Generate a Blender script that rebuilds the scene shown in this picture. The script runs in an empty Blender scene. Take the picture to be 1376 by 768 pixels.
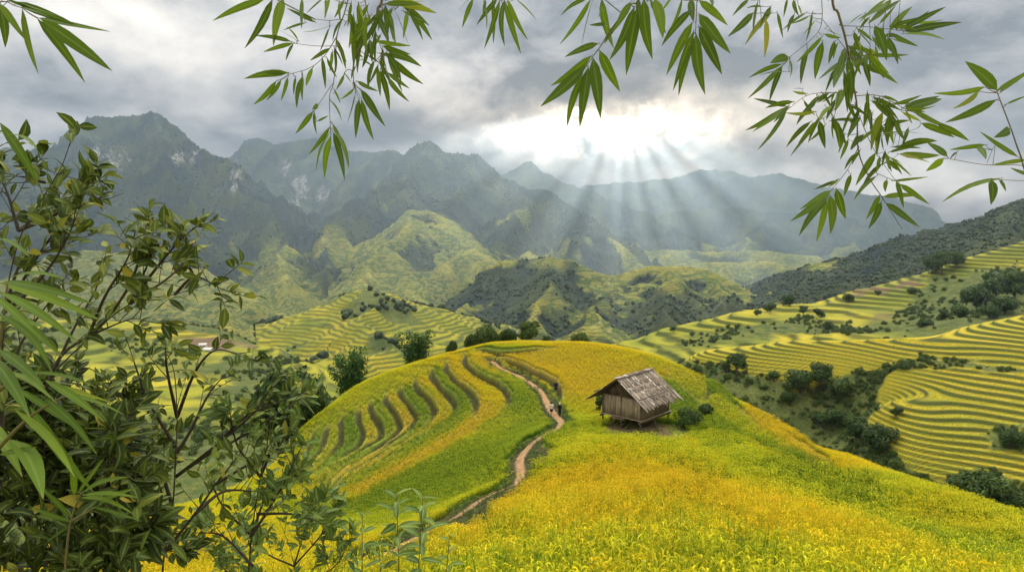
import bpy, math, random
import numpy as np
from mathutils import Vector, Matrix
R = math.radians
scene = bpy.context.scene
COL = scene.collection
rng = np.random.default_rng(7)
random.seed(7)
# ---------------------------------------------------------------- camera
F, CX, CY, PITCH = 917.0, 688.0, 384.0, R(5.0)
cam_d = bpy.data.cameras.new("camera"); cam_d.sensor_width = 36.0; cam_d.lens = 36.0 * F / 1376.0
cam_d.clip_start = 0.05; cam_d.clip_end = 60000
cam = bpy.data.objects.new("camera", cam_d); COL.objects.link(cam)
cam.rotation_euler = (math.pi/2 - PITCH, 0, 0); cam.location = (0, 0, 0)
scene.camera = cam
cp, sp = math.cos(PITCH), math.sin(PITCH)
def ray(px, py):
    u = (np.asarray(px, float) - CX) / F; v = (CY - np.asarray(py, float)) / F
    return np.stack([u + 0*v, cp + v*sp + 0*u, -sp + v*cp + 0*u], -1)
def at(px, py, D):            # point seen at (px,py) whose forward distance is D metres
    d = ray(px, py); return d * (D / d[..., 1])[..., None] if np.ndim(d) > 1 else d * (D / d[1])
def atz(px, py, z):           # point seen at (px,py) lying at height z
    d = ray(px, py); return d * (z / d[2])
# ---------------------------------------------------------------- noise
def _perm(seed):
    return np.random.default_rng(seed).permutation(4096).astype(np.int64)
_PC = {}
def perlin(x, y, seed=0):
    if seed not in _PC:
        p = _perm(seed); _PC[seed] = (p, np.random.default_rng(seed+99).uniform(0, 2*np.pi, 4096))
    p, ang = _PC[seed]
    x = np.asarray(x, float); y = np.asarray(y, float)
    xi = np.floor(x).astype(np.int64); yi = np.floor(y).astype(np.int64)
    xf = x - xi; yf = y - yi
    u = xf*xf*xf*(xf*(xf*6-15)+10); v = yf*yf*yf*(yf*(yf*6-15)+10)
    def g(ix, iy, dx, dy):
        a = ang[p[(ix + p[iy & 4095]) & 4095]]
        return np.cos(a)*dx + np.sin(a)*dy
    a = g(xi, yi, xf, yf); b = g(xi+1, yi, xf-1, yf)
    c = g(xi, yi+1, xf, yf-1); d = g(xi+1, yi+1, xf-1, yf-1)
    return ((a + u*(b-a))*(1-v) + (c + u*(d-c))*v) * 1.41
def fbm(x, y, oct=4, seed=0, gain=.5):
    r = 0; a = 1.0
    for i in range(oct):
        r = r + a*perlin(x*2**i + 17.3*i, y*2**i - 9.1*i, seed+i); a *= gain
    return r
def sstep(a, b, x):
    t = np.clip((x - a)/(b - a), 0, 1); return t*t*(3-2*t)
class TPS:
    def __init__(s, P, val, lam=0.0, scale=1.0):
        P = np.asarray(P, float)/scale; s.sc = scale; s.P = P; n = len(P)
        s.val = np.asarray(val, float)
        K = s._k(np.hypot(P[:, None, 0]-P[None, :, 0], P[:, None, 1]-P[None, :, 1])) + lam*np.eye(n)
        A = np.zeros((n+3, n+3)); A[:n, :n] = K; A[:n, n] = 1; A[:n, n+1:] = P; A[n, :n] = 1; A[n+1:, :n] = P.T
        s.w = np.linalg.solve(A, np.concatenate([s.val, np.zeros(3)]))
    @staticmethod
    def _k(r): return np.where(r > 1e-9, r*r*np.log(np.maximum(r, 1e-9)), 0)
    def __call__(s, x, y):
        x = np.asarray(x, float)/s.sc; y = np.asarray(y, float)/s.sc; n = len(s.P)
        r = s.w[n] + s.w[n+1]*x + s.w[n+2]*y
        for i in range(n):
            r = r + s.w[i]*s._k(np.hypot(x - s.P[i, 0], y - s.P[i, 1]))
        return r
# ---------------------------------------------------------------- objects
def tag(o, label=None, cat=None, group=None, kind=None):
    if label: o["label"] = label
    if cat: o["category"] = cat
    if group: o["group"] = group
    if kind: o["kind"] = kind
    return o
def empty(name, loc=(0, 0, 0), rz=0, label=None, cat=None, group=None):
    o = bpy.data.objects.new(name, None); COL.objects.link(o); o.location = loc; o.rotation_euler = (0, 0, rz)
    o.empty_display_size = .1
    return tag(o, label, cat, group)
def mesh_obj(name, V, Fc, mat=None, parent=None, smooth=True, attrs=None, link=True, loc=None):
    """V (n,3); Fc: (m,3|4) array, or a list of arrays"""
    me = bpy.data.meshes.new(name)
    V = np.asarray(V, np.float32)
    Fs = Fc if isinstance(Fc, list) else [Fc]
    Fs = [np.asarray(f, np.int32) for f in Fs if len(f)]
    me.vertices.add(len(V)); me.vertices.foreach_set("co", V.ravel())
    nl = sum(f.size for f in Fs); nf = sum(len(f) for f in Fs)
    me.loops.add(nl); me.polygons.add(nf)
    me.loops.foreach_set("vertex_index", np.concatenate([f.ravel() for f in Fs]))
    tot = np.concatenate([np.full(len(f), f.shape[1], np.int32) for f in Fs])
    st = np.concatenate([[0], np.cumsum(tot)[:-1]]).astype(np.int32)
    me.polygons.foreach_set("loop_start", st)
    if smooth: me.polygons.foreach_set("use_smooth", np.ones(nf, bool))
    me.update(calc_edges=True); me.validate()
    for k, a in (attrs or {}).items():
        a = np.asarray(a, np.float32)
        if a.ndim == 1:
            at_ = me.attributes.new(k, 'FLOAT', 'POINT'); at_.data.foreach_set("value", a)
        else:
            at_ = me.attributes.new(k, 'FLOAT_COLOR', 'POINT')
            if a.shape[1] == 3: a = np.concatenate([a, np.ones((len(a), 1), np.float32)], 1)
            at_.data.foreach_set("color", a.ravel())
    if mat:
        for m_ in (mat if isinstance(mat, (list, tuple)) else [mat]): me.materials.append(m_)
    o = bpy.data.objects.new(name, me)
    if link: COL.objects.link(o)
    if parent: o.parent = parent
    if loc is not None: o.location = loc
    return o
def grid_faces(nr, nc):
    i = np.arange(nr-1)[:, None]*nc + np.arange(nc-1)[None, :]
    return np.stack([i, i+1, i+nc+1, i+nc], -1).reshape(-1, 4)
class MB:                      # collects shapes for ONE mesh object
    def __init__(s): s.v = []; s.f = {3: [], 4: []}; s.a = {}; s.n = 0
    def add(s, V, Fq, **attrs):
        V = np.asarray(V, float).reshape(-1, 3); Fq = np.asarray(Fq, int)
        s.v.append(V); s.f[Fq.shape[1]].append(Fq + s.n)
        for k, a in attrs.items():
            s.a.setdefault(k, []).append(np.broadcast_to(np.asarray(a, float), (len(V),)) if np.ndim(a) < 2 else a)
        s.n += len(V)
    def tube(s, P, r, n=6, cap=True, **attrs):
        P = np.asarray(P, float); r = np.broadcast_to(np.asarray(r, float), (len(P),))
        T = np.gradient(P, axis=0); T /= np.linalg.norm(T, axis=1)[:, None] + 1e-12
        ref = np.array([0, 0, 1.]) if abs(T[0, 2]) < .9 else np.array([1., 0, 0])
        V = []
        for p, t, q in zip(P, T, r):
            b = np.cross(t, ref); b /= np.linalg.norm(b) + 1e-12; c = np.cross(b, t); ref = c
            a = np.linspace(0, 2*np.pi, n, endpoint=False)
            V.append(p + q*(np.cos(a)[:, None]*b + np.sin(a)[:, None]*c))
        V = np.array(V).reshape(-1, 3); m = len(P)
        Fq = [[i*n+j, i*n+(j+1) % n, (i+1)*n+(j+1) % n, (i+1)*n+j] for i in range(m-1) for j in range(n)]
        s.add(V, Fq, **attrs)
        if cap:
            o = s.n - m*n
            for k, base in ((0, o), (1, o+(m-1)*n)):
                for j in range(1, n-1):
                    s.f[3].append(np.array([[base, base+j, base+j+1] if k else [base, base+j+1, base+j]]))
    def box(s, c, size, M=None, **attrs):
        h = np.asarray(size, float)/2
        V = np.array([[x, y, z] for x in (-1, 1) for y in (-1, 1) for z in (-1, 1)])*h
        if M is not None: V = V @ np.asarray(M).T
        s.add(V + np.asarray(c, float), [[0, 1, 3, 2], [4, 6, 7, 5], [0, 4, 5, 1], [2, 3, 7, 6], [0, 2, 6, 4], [1, 5, 7, 3]], **attrs)
    def build(s, name, mat=None, parent=None, smooth=True, link=True):
        Fs = [np.concatenate(x) for x in (s.f[3], s.f[4]) if x]
        return mesh_obj(name, np.concatenate(s.v), Fs, mat, parent, smooth, {k: np.concatenate(a) for k, a in s.a.items()}, link)
# ---------------------------------------------------------------- node helper
class NT:
    def __init__(s, tree): s.t = tree; s.n = tree.nodes; s.l = tree.links
    def new(s, typ, **kw):
        nd = s.n.new(typ)
        for k, v in kw.items(): setattr(nd, k, v)
        return nd
    def put(s, sock, val):
        if isinstance(val, bpy.types.NodeSocket): s.l.new(val, sock)
        elif val is not None:
            if isinstance(val, (tuple, list)) and len(val) == 3 and sock.type == 'RGBA': val = (*val, 1)
            sock.default_value = val
    def m(s, op, a, b=None, c=None, clamp=False):
        nd = s.new('ShaderNodeMath', operation=op, use_clamp=clamp)
        for i, v in enumerate((a, b, c)):
            if v is not None: s.put(nd.inputs[i], v)
        return nd.outputs[0]
    def vm(s, op, a, b=None, out=0):
        nd = s.new('ShaderNodeVectorMath', operation=op); s.put(nd.inputs[0], a)
        if b is not None: s.put(nd.inputs[3] if op == 'SCALE' else nd.inputs[1], b)
        return nd.outputs['Value'] if op in ('DOT_PRODUCT', 'LENGTH', 'DISTANCE') else nd.outputs[0]
    def noise(s, vec, scale, detail=4, rough=.5, dist=0, out='Fac', dim='3D'):
        nd = s.new('ShaderNodeTexNoise', noise_dimensions=dim); s.put(nd.inputs['Vector'], vec)
        for k, v in (('Scale', scale), ('Detail', detail), ('Roughness', rough), ('Distortion', dist)): s.put(nd.inputs[k], v)
        return nd.outputs[out]
    def mapr(s, x, a, b, c=0., d=1., smooth=True):
        nd = s.new('ShaderNodeMapRange', interpolation_type='SMOOTHSTEP' if smooth else 'LINEAR')
        for k, v in zip(('Value', 'From Min', 'From Max', 'To Min', 'To Max'), (x, a, b, c, d)): s.put(nd.inputs[k], v)
        return nd.outputs[0]
    def mix(s, f, a, b, blend='MIX'):
        nd = s.new('ShaderNodeMix', data_type='RGBA', blend_type=blend); s.put(nd.inputs[0], f); s.put(nd.inputs[6], a); s.put(nd.inputs[7], b)
        return nd.outputs[2]
    def ramp(s, x, stops, interp='LINEAR'):
        nd = s.new('ShaderNodeValToRGB'); cr = nd.color_ramp; cr.interpolation = interp; s.put(nd.inputs[0], x)
        while len(cr.elements) < len(stops): cr.elements.new(.5)
        for e, (p, c) in zip(cr.elements, stops): e.position = p; e.color = (*c, 1)
        return nd.outputs[0]
    def attr(s, name, out='Fac', typ='GEOMETRY'):
        nd = s.new('ShaderNodeAttribute', attribute_name=name, attribute_type=typ); return nd.outputs[out]
    def comb(s, x, y, z):
        nd = s.new('ShaderNodeCombineXYZ')
        for i, v in enumerate((x, y, z)): s.put(nd.inputs[i], v)
        return nd.outputs[0]
    def sep(s, v):
        nd = s.new('ShaderNodeSeparateXYZ'); s.put(nd.inputs[0], v); return nd.outputs
    def pos(s): return s.new('ShaderNodeNewGeometry').outputs['Position']
    def obj(s): return s.new('ShaderNodeTexCoord').outputs['Object']
    def bump(s, h, strength=.5, dist=.1):
        nd = s.new('ShaderNodeBump'); s.put(nd.inputs['Strength'], strength); s.put(nd.inputs['Distance'], dist); s.put(nd.inputs['Height'], h)
        return nd.outputs[0]
def material(name, build, mis=True):
    """build(nt) -> (base colour, roughness, normal or None, translucency weight or None, translucent colour or None)"""
    m = bpy.data.materials.new(name); m.use_nodes = True; nt = NT(m.node_tree); nt.n.clear()
    out = nt.new('ShaderNodeOutputMaterial')
    r = list(build(nt)) + [None]*4
    b = nt.new('ShaderNodeBsdfPrincipled'); nt.put(b.inputs['Base Color'], r[0]); nt.put(b.inputs['Roughness'], r[1])
    b.inputs['Specular IOR Level'].default_value = .14
    if r[2] is not None: nt.put(b.inputs['Normal'], r[2])
    sh = b.outputs[0]
    if r[3] is not None:
        t = nt.new('ShaderNodeBsdfTranslucent'); nt.put(t.inputs[0], r[4] if r[4] is not None else r[0])
        mx = nt.new('ShaderNodeMixShader'); nt.put(mx.inputs[0], r[3]); nt.l.new(sh, mx.inputs[1]); nt.l.new(t.outputs[0], mx.inputs[2]); sh = mx.outputs[0]
    nt.l.new(sh, out.inputs[0])
    return m
# ---------------------------------------------------------------- sun, sky dome, haze
scene.render.engine = 'CYCLES'
vs = scene.view_settings; vs.view_transform = 'Standard'; vs.look = 'None'; vs.exposure = 0.9; vs.gamma = 1
cy = scene.cycles
cy.max_bounces = 8; cy.diffuse_bounces = 3; cy.glossy_bounces = 2; cy.transmission_bounces = 3; cy.transparent_max_bounces = 16
cy.volume_bounces = 0; cy.use_denoising = True; cy.sample_clamp_indirect = 6; cy.caustics_reflective = False; cy.caustics_refractive = False
SUN_PX = (836, 133)
sd = ray(*SUN_PX); sd = sd/np.linalg.norm(sd)
SUN_EL = math.asin(sd[2]); SUN_AZ = math.atan2(sd[0], sd[1])        # azimuth measured from +Y towards +X
sl = bpy.data.lights.new("sun", 'SUN'); sl.energy = 5.0; sl.angle = R(.3); sl.color = (1, .88, .68)
so = bpy.data.objects.new("sun", sl); COL.objects.link(so); so.location = (0, 0, 400)
so.rotation_euler = Vector((-sd[0], -sd[1], -sd[2])).to_track_quat('-Z', 'Y').to_euler()
w = bpy.data.worlds.new("World"); scene.world = w; w.use_nodes = True
nt = NT(w.node_tree); nt.n.clear()
sky = nt.new('ShaderNodeTexSky', sky_type='NISHITA'); sky.sun_disc = False; sky.sun_elevation = SUN_EL; sky.sun_rotation = SUN_AZ
bg = nt.new('ShaderNodeBackground'); nt.put(bg.inputs[0], sky.outputs[0]); bg.inputs[1].default_value = .1
nt.l.new(bg.outputs[0], nt.new('ShaderNodeOutputWorld').inputs[0])
def azel(px, py):
    d = ray(px, py); d = d/np.linalg.norm(d)
    return math.degrees(math.atan2(d[0], d[1])), math.degrees(math.asin(d[2]))
# cloud breaks: (px, py, half width px, half height px) shaped and placed to cast the sun shafts, kept as azimuth/elevation on the dome
DEG = 57.3/F
HOLES = [(776,151,7.5,5,1.),(790,156,5.5,5,1.),(800,161,4,5,1.),(806,164,3,4,.9),(813,168,3,4.5,.7),(819,165,2.5,5,1.),(826,171,3,5,.75),(832,166,2.5,6,1.),(839,173,3.5,5,.8),(846,166,2.8,6,1.),
         (853,172,3,5,.7),(860,168,2.8,5.5,1.),(868,172,3.5,5,.75),(877,167,3,4.5,.9),(886,171,4.5,5,.6),(897,168,4,5,.7),(908,172,4,5,.8),(921,169,5,5,.5),(836,167,52,10,.2),(798,158,18,8,.2)]
# brightness of the overcast: (px,py,rx,ry,amount)
BLOBS = [(270,60,190,75,.22),(30,15,120,40,.25),(35,178,70,18,.25),(620,110,70,40,.25),(560,165,60,20,.05),
         (1180,175,130,45,.22),(1340,70,110,45,.22),(1260,238,170,26,.38),(1000,160,90,50,.12),
         (690,85,130,45,-.16),(1010,90,80,40,-.10),(1240,30,160,35,-.16),(1055,208,90,22,-.22),(400,165,230,28,-.06),(120,90,110,35,-.12),(560,40,110,30,-.06)]
def sky_build():
    m = bpy.data.materials.new("overcast_sky"); m.use_nodes = True; nt = NT(m.node_tree); nt.n.clear()
    m.cycles.emission_sampling = 'NONE'
    d = nt.vm('NORMALIZE', nt.obj()); x, y, z = nt.sep(d)
    az = nt.m('MULTIPLY', nt.m('ARCTAN2', x, y), 57.29578); el = nt.m('MULTIPLY', nt.m('ARCSINE', z), 57.29578)
    zz = nt.m('ADD', nt.m('MAXIMUM', z, 0.), .42)
    q = nt.comb(nt.m('DIVIDE', x, zz), nt.m('DIVIDE', y, zz), 0.)
    n1 = nt.noise(q, 2.6, 7, .58, .3); n2 = nt.noise(q, 8.0, 6, .62, .2)
    wv = nt.noise(d, 9., 5, .6, 0, 'Color'); wx, wy, wz = nt.sep(wv)
    azw = nt.m('ADD', az, nt.m('MULTIPLY', nt.m('SUBTRACT', wx, .5), 16.)); elw = nt.m('ADD', el, nt.m('MULTIPLY', nt.m('SUBTRACT', wy, .5), 6.5))
    def blob(b, A, E, soft=True):
        a0, e0 = azel(b[0], b[1])
        u = nt.m('DIVIDE', nt.m('SUBTRACT', A, a0), b[2]*DEG); v = nt.m('DIVIDE', nt.m('SUBTRACT', E, e0), b[3]*DEG)
        r2 = nt.m('ADD', nt.m('MULTIPLY', u, u), nt.m('MULTIPLY', v, v))
        return nt.m('EXPONENT', nt.m('MULTIPLY', r2, -1.)) if soft else nt.m('MULTIPLY', nt.mapr(r2, .25, 1.9, 1., 0.), b[4])
    val = nt.m('ADD', .225, nt.m('MULTIPLY', nt.m('SUBTRACT', n1, .5), 1.15)); val = nt.m('ADD', val, nt.m('MULTIPLY', nt.m('SUBTRACT', n2, .5), .62))
    for b in BLOBS: val = nt.m('ADD', val, nt.m('MULTIPLY', blob(b, azw, elw), b[4]*1.1))
    wx2 = nt.noise(d, 28., 5, .65, 0, 'Color'); ux, uy, uz = nt.sep(wx2)
    azb = nt.m('ADD', azw, nt.m('MULTIPLY', nt.m('SUBTRACT', ux, .5), 7.)); elb = nt.m('ADD', nt.m('ADD', nt.m('MULTIPLY', el, .6), nt.m('MULTIPLY', elw, .4)), nt.m('MULTIPLY', nt.m('SUBTRACT', uy, .5), 3.))
    br = nt.m('MAXIMUM', blob((850,172,118,30), azb, elb), nt.m('MULTIPLY', blob((735,190,80,24), azb, elb), .85))
    br = nt.m('SUBTRACT', br, nt.m('MULTIPLY', blob((790,203,15,9), azb, elb), .45))
    n3 = nt.noise(d, 17., 6, .62, .4); br = nt.m('MULTIPLY', br, nt.mapr(n3, .36, .58, .30, 1.))
    glow = blob((850,170,270,85), azw, elw)
    warm = nt.mapr(glow, 0., .9)
    val = nt.m('MAXIMUM', val, .10)
    tint = nt.ramp(val, [(0., (.98,.95,.97)), (.3, (1.0,.93,.88)), (.62, (1.0,.905,.79)), (1., (1.0,.93,.83))])
    tint = nt.mix(warm, tint, (1.0, .83, .62))
    e1 = nt.m('MULTIPLY', val, nt.m('ADD', 1., nt.m('MULTIPLY', glow, .5)))
    e1 = nt.m('ADD', e1, nt.m('MULTIPLY', nt.m('POWER', nt.m('MAXIMUM', br, 0.), 1.3), 2.0))
    # added brightness overhead and behind the view, put in to light the foreground
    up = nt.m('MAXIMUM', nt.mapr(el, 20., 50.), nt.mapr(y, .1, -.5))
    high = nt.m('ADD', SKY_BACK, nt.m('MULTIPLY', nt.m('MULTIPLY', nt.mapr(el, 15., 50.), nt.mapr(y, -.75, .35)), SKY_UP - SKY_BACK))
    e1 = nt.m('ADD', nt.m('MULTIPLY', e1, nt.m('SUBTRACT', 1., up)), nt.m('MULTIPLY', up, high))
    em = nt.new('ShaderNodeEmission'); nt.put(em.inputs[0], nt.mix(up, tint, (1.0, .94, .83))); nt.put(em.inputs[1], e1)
    hole = None
    for h in HOLES:
        b = blob(h, nt.m('ADD', az, nt.m('MULTIPLY', nt.m('SUBTRACT', ux, .5), .9)), nt.m('ADD', el, nt.m('MULTIPLY', nt.m('SUBTRACT', uy, .5), .9)), False)
        hole = b if hole is None else nt.m('MAXIMUM', hole, b)
    tr = nt.new('ShaderNodeBsdfTransparent')
    mx = nt.new('ShaderNodeMixShader'); nt.put(mx.inputs[0], hole); nt.l.new(em.outputs[0], mx.inputs[1]); nt.l.new(tr.outputs[0], mx.inputs[2])
    nt.l.new(mx.outputs[0], nt.new('ShaderNodeOutputMaterial').inputs[0])
    return m
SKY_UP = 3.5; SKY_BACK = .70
SKY_R = 15500.0
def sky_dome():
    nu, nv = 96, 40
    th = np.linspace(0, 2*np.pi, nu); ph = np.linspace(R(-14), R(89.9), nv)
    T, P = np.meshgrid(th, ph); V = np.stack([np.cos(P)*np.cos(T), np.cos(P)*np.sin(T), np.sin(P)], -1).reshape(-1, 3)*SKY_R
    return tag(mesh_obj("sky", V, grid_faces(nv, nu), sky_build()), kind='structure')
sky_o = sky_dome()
HAZE = 8.2e-5
def haze_box():
    b = MB(); lo = np.array([-7000, -600, -701.]); hi = np.array([8200, 11200, 1400.]); b.box((lo+hi)/2, hi-lo)
    m = bpy.data.materials.new("haze_air"); m.use_nodes = True; nt = NT(m.node_tree); nt.n.clear()
    v = nt.new('ShaderNodeVolumePrincipled'); v.inputs['Color'].default_value = (.58, .77, 1, 1); v.inputs['Density'].default_value = HAZE
    v.inputs['Anisotropy'].default_value = .67
    nt.l.new(v.outputs[0], nt.new('ShaderNodeOutputMaterial').inputs['Volume'])
    try: m.cycles.homogeneous_volume = True
    except Exception: pass
    return tag(b.build("haze", m, smooth=False), kind='stuff')
haze_o = haze_box()
# ---------------------------------------------------------------- near hill: a spur running away below the camera
def smooth_line(P, n=8):
    P = np.asarray(P, float); out = []
    Q = np.concatenate([[2*P[0]-P[1]], P, [2*P[-1]-P[-2]]])
    for i in range(1, len(Q)-2):
        t = np.linspace(0, 1, n, endpoint=False)[:, None]; a, b, c, d = Q[i-1], Q[i], Q[i+1], Q[i+2]
        out.append(.5*((2*b) + (c-a)*t + (2*a-5*b+4*c-d)*t*t + (3*b-a-3*c+d)*t**3))
    out.append(P[-1:]); return np.concatenate(out)
def sdist(x, y, P):
    """signed distance to a polyline in plan (left of its direction positive) and the arc length of the nearest point"""
    best = np.full(x.shape, 1e9); sgn = np.zeros(x.shape); arc = np.zeros(x.shape); s0 = 0
    for i in range(len(P)-1):
        ax, ay = P[i, :2]; dx, dy = P[i+1, :2]-P[i, :2]; L2 = dx*dx+dy*dy+1e-12; L = math.sqrt(L2)
        t = np.clip(((x-ax)*dx + (y-ay)*dy)/L2, 0, 1); ex = x-ax-t*dx; ey = y-ay-t*dy; d = ex*ex+ey*ey
        k = d < best; best = np.where(k, d, best); sgn = np.where(k, np.sign(dx*ey-dy*ex), sgn); arc = np.where(k, s0+t*L, arc); s0 += L
    return np.sqrt(best), sgn, arc, s0
RICE_H = .80
SIL = [(620,466,105),(660,458,108),(720,456,110),(800,460,106),(850,466,100),(900,480,92),(950,502,84),(1000,530,76),(1050,561,69),(1100,589,62),(1150,609,57),
       (1200,628,52),(1260,652,46),(1376,692,38),(1560,760,28),
       (560,482,102),(500,508,97),(440,545,88),(400,578,80),(372,612,73),(330,640,67),(290,660,61),(230,682,54),(150,706,46),(20,745,34)]
INN = [(650,540,80),(740,560,72),(690,640,48.5),(600,690,41.5),(500,735,33),(700,500,93),(600,560,80),(520,600,72),(450,640,65),(420,690,53),(560,660,56.5),(640,600,64),
       (810,566,61),(890,576,60),(850,590,56),(760,490,92),(850,500,84),(930,545,70),(790,580,55),(860,584,54),(770,603,46),(950,604,50),
       (720,645,39),(660,690,33),(706,636,43),(700,768,13),(900,768,12.5),(1100,768,13),(1376,768,17),(480,768,18),(300,768,22),(900,650,28),(1100,655,36),(1250,705,28),(1000,570,62),
       (800,640,36),(1050,610,50)]
hp = []
for px, py, D in SIL:
    p = at(px, py, D); hp.append(p)
    r_ = math.hypot(p[0], p[1]); u_ = p[:2]/r_
    for k, drop in ((14, 4.5), (34, 17), (70, 44)):
        zl = p[2]*(r_+k)/r_ if k == 14 else p[2]
        hp.append(np.array([*(p[:2]+u_*k), (p[2]*(r_+k)/r_ - drop) if k == 14 else p[2] - k*.23 - drop*.75]))
for px, py, D in INN: hp.append(at(px, py, D))
hp += [np.array(q, float) for q in [(0,2,-2.6),(0,-8,-1.6),(6,3,-3.3),(-5,2,-3.4),(0,6,-4.4),(5,7,-5.0),(-4,6,-5.2),(14,0,-6),(-14,0,-7),(14,9,-7.5),(-10,10,-8.6),(16,-10,-5),(-16,-10,-6),(40,5,-26),(-40,5,-28),(40,-12,-26),(-40,-12,-28)]]
hp = np.array(hp)
H0 = TPS(hp[:, :2], hp[:, 2], .0006, 20.)
def drape(pts, Hf, lo=6, hi=170, n=500):
    """first hit of the photo rays through px points with the surface z = Hf(x, y)"""
    pts = np.asarray(pts, float); d = ray(pts[:, 0], pts[:, 1]); d = d/d[:, 1:2]
    t = np.exp(np.linspace(math.log(lo), math.log(hi), n))
    X = d[:, 0:1]*t; Y = np.broadcast_to(t, X.shape); Z = d[:, 2:3]*t
    g = Z - Hf(X, Y); out = []
    for i in range(len(pts)):
        k = np.where((g[i, :-1] > 0) & (g[i, 1:] <= 0))[0]
        if len(k) == 0: k = np.argmin(np.abs(g[i])) ; tt = t[k]
        else:
            k = k[0]; f = g[i, k]/(g[i, k]-g[i, k+1]); tt = t[k]+f*(t[k+1]-t[k])
        out.append(d[i]*tt)
    return np.array(out)
def c7(L): return [(x/2.953+380, y/2.953+440) for x, y in L]
EDGES = [  # (photo polyline, side that is uphill: +1 left of its direction, height of the bank, reach)
 (c7([(735,75),(728,110),(745,145),(800,180),(860,205),(900,245),(905,280),(890,310),(850,350),(790,390),(740,430),(640,490),(500,570),(350,650),(200,720)]),1,.95,3.2),
 (c7([(668,100),(655,125),(665,165),(715,215),(765,255),(778,290),(770,325),(735,365),(670,410),(600,455),(480,530),(300,620),(100,700)]),1,.95,3),
 (c7([(610,125),(597,150),(610,190),(650,235),(688,275),(690,310),(670,345),(600,395),(500,460),(350,550),(200,620),(40,690)]),1,.95,3),
 (c7([(545,160),(535,185),(550,225),(590,265),(612,300),(605,340),(560,385),(480,440),(380,500),(250,570),(60,660)]),1,.95,2.8),
 (c7([(485,190),(473,215),(485,255),(520,295),(540,325),(525,360),(480,400),(400,460),(300,520),(150,590),(40,630)]),1,.9,2.6),
 (c7([(428,215),(415,240),(425,280),(455,315),(475,345),(460,380),(400,430),(320,480),(200,545),(60,605)]),1,.9,2.4),
 (c7([(370,245),(355,280),(370,315),(395,340),(402,370),(380,405),(320,445),(240,490),(140,540),(40,580)]),1,.9,2.2),
 (c7([(320,270),(308,300),(315,340),(330,370),(320,405),(280,440),(200,490),(100,545),(20,570)]),1,.8,2),
 (c7([(262,290),(240,340),(245,380),(240,410),(200,455),(130,505),(40,560)]),1,.8,2),
 (c7([(205,330),(180,380),(170,430),(130,470),(60,530),(0,570)]),1,.7,2),
 (c7([(150,350),(125,390),(110,440),(60,500),(0,550)]),1,.6,2),
 ([(660,469),(678,477),(705,491),(735,504),(752,515),(757,541)],1,1.0,3),
 ([(632,462),(661,468),(681,470),(705,467),(756,462)],1,.7,3),
 ([(848,469),(881,481),(923,500),(947,511),(949,523),(932,540)],-1,1.0,3),
 ([(937,495),(975,513),(993,537),(1017,560),(1064,593),(1125,626),(1220,668),(1330,712)],-1,.9,2.5),
 ([(989,523),(1026,546),(1064,560),(1097,588),(1125,617),(1180,640)],-1,.7,2.2),
 ([(1040,562),(1085,590),(1130,618),(1165,636)],-1,.6,2.2),
 ([(900,482),(955,517),(985,545),(1040,588),(1110,628),(1200,664),(1300,704)],-1,.9,2.4),
 ([(880,500),(915,520),(948,548),(985,575),(1060,615),(1160,655),(1290,708)],-1,.9,2.4),
 ([(928,574),(1008,602),(1083,640),(1176,668),(1242,700),(1376,745)],-1,.8,2.5),
 ([(690,662),(720,625),(770,600),(830,590),(880,592),(930,605),(985,640)],-1,.95,3),
 ([(640,702),(700,655),(770,630),(850,625),(920,640),(1000,680)],-1,.85,2.8),
 ([(600,748),(680,700),(780,675),(880,672),(980,700),(1080,750)],-1,.75,2.5),
]
E3 = []
for pl, side, hgt, rc in EDGES:
    E3.append((drape(smooth_line(pl, 4), H0), side, hgt, rc))
PATH_PX = c7([(835,122),(870,150),(930,180),(990,215),(1035,255),(1050,300),(1085,340),(1105,365),(1085,395),(1020,425),(965,470),(940,510),(945,555),(920,590),(860,620),(780,660),(700,710),(620,755),(540,800),(420,860),(340,905)])
PATH3 = drape(smooth_line(PATH_PX, 6), H0)
HUT = at(868, 578, 60.5)
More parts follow.
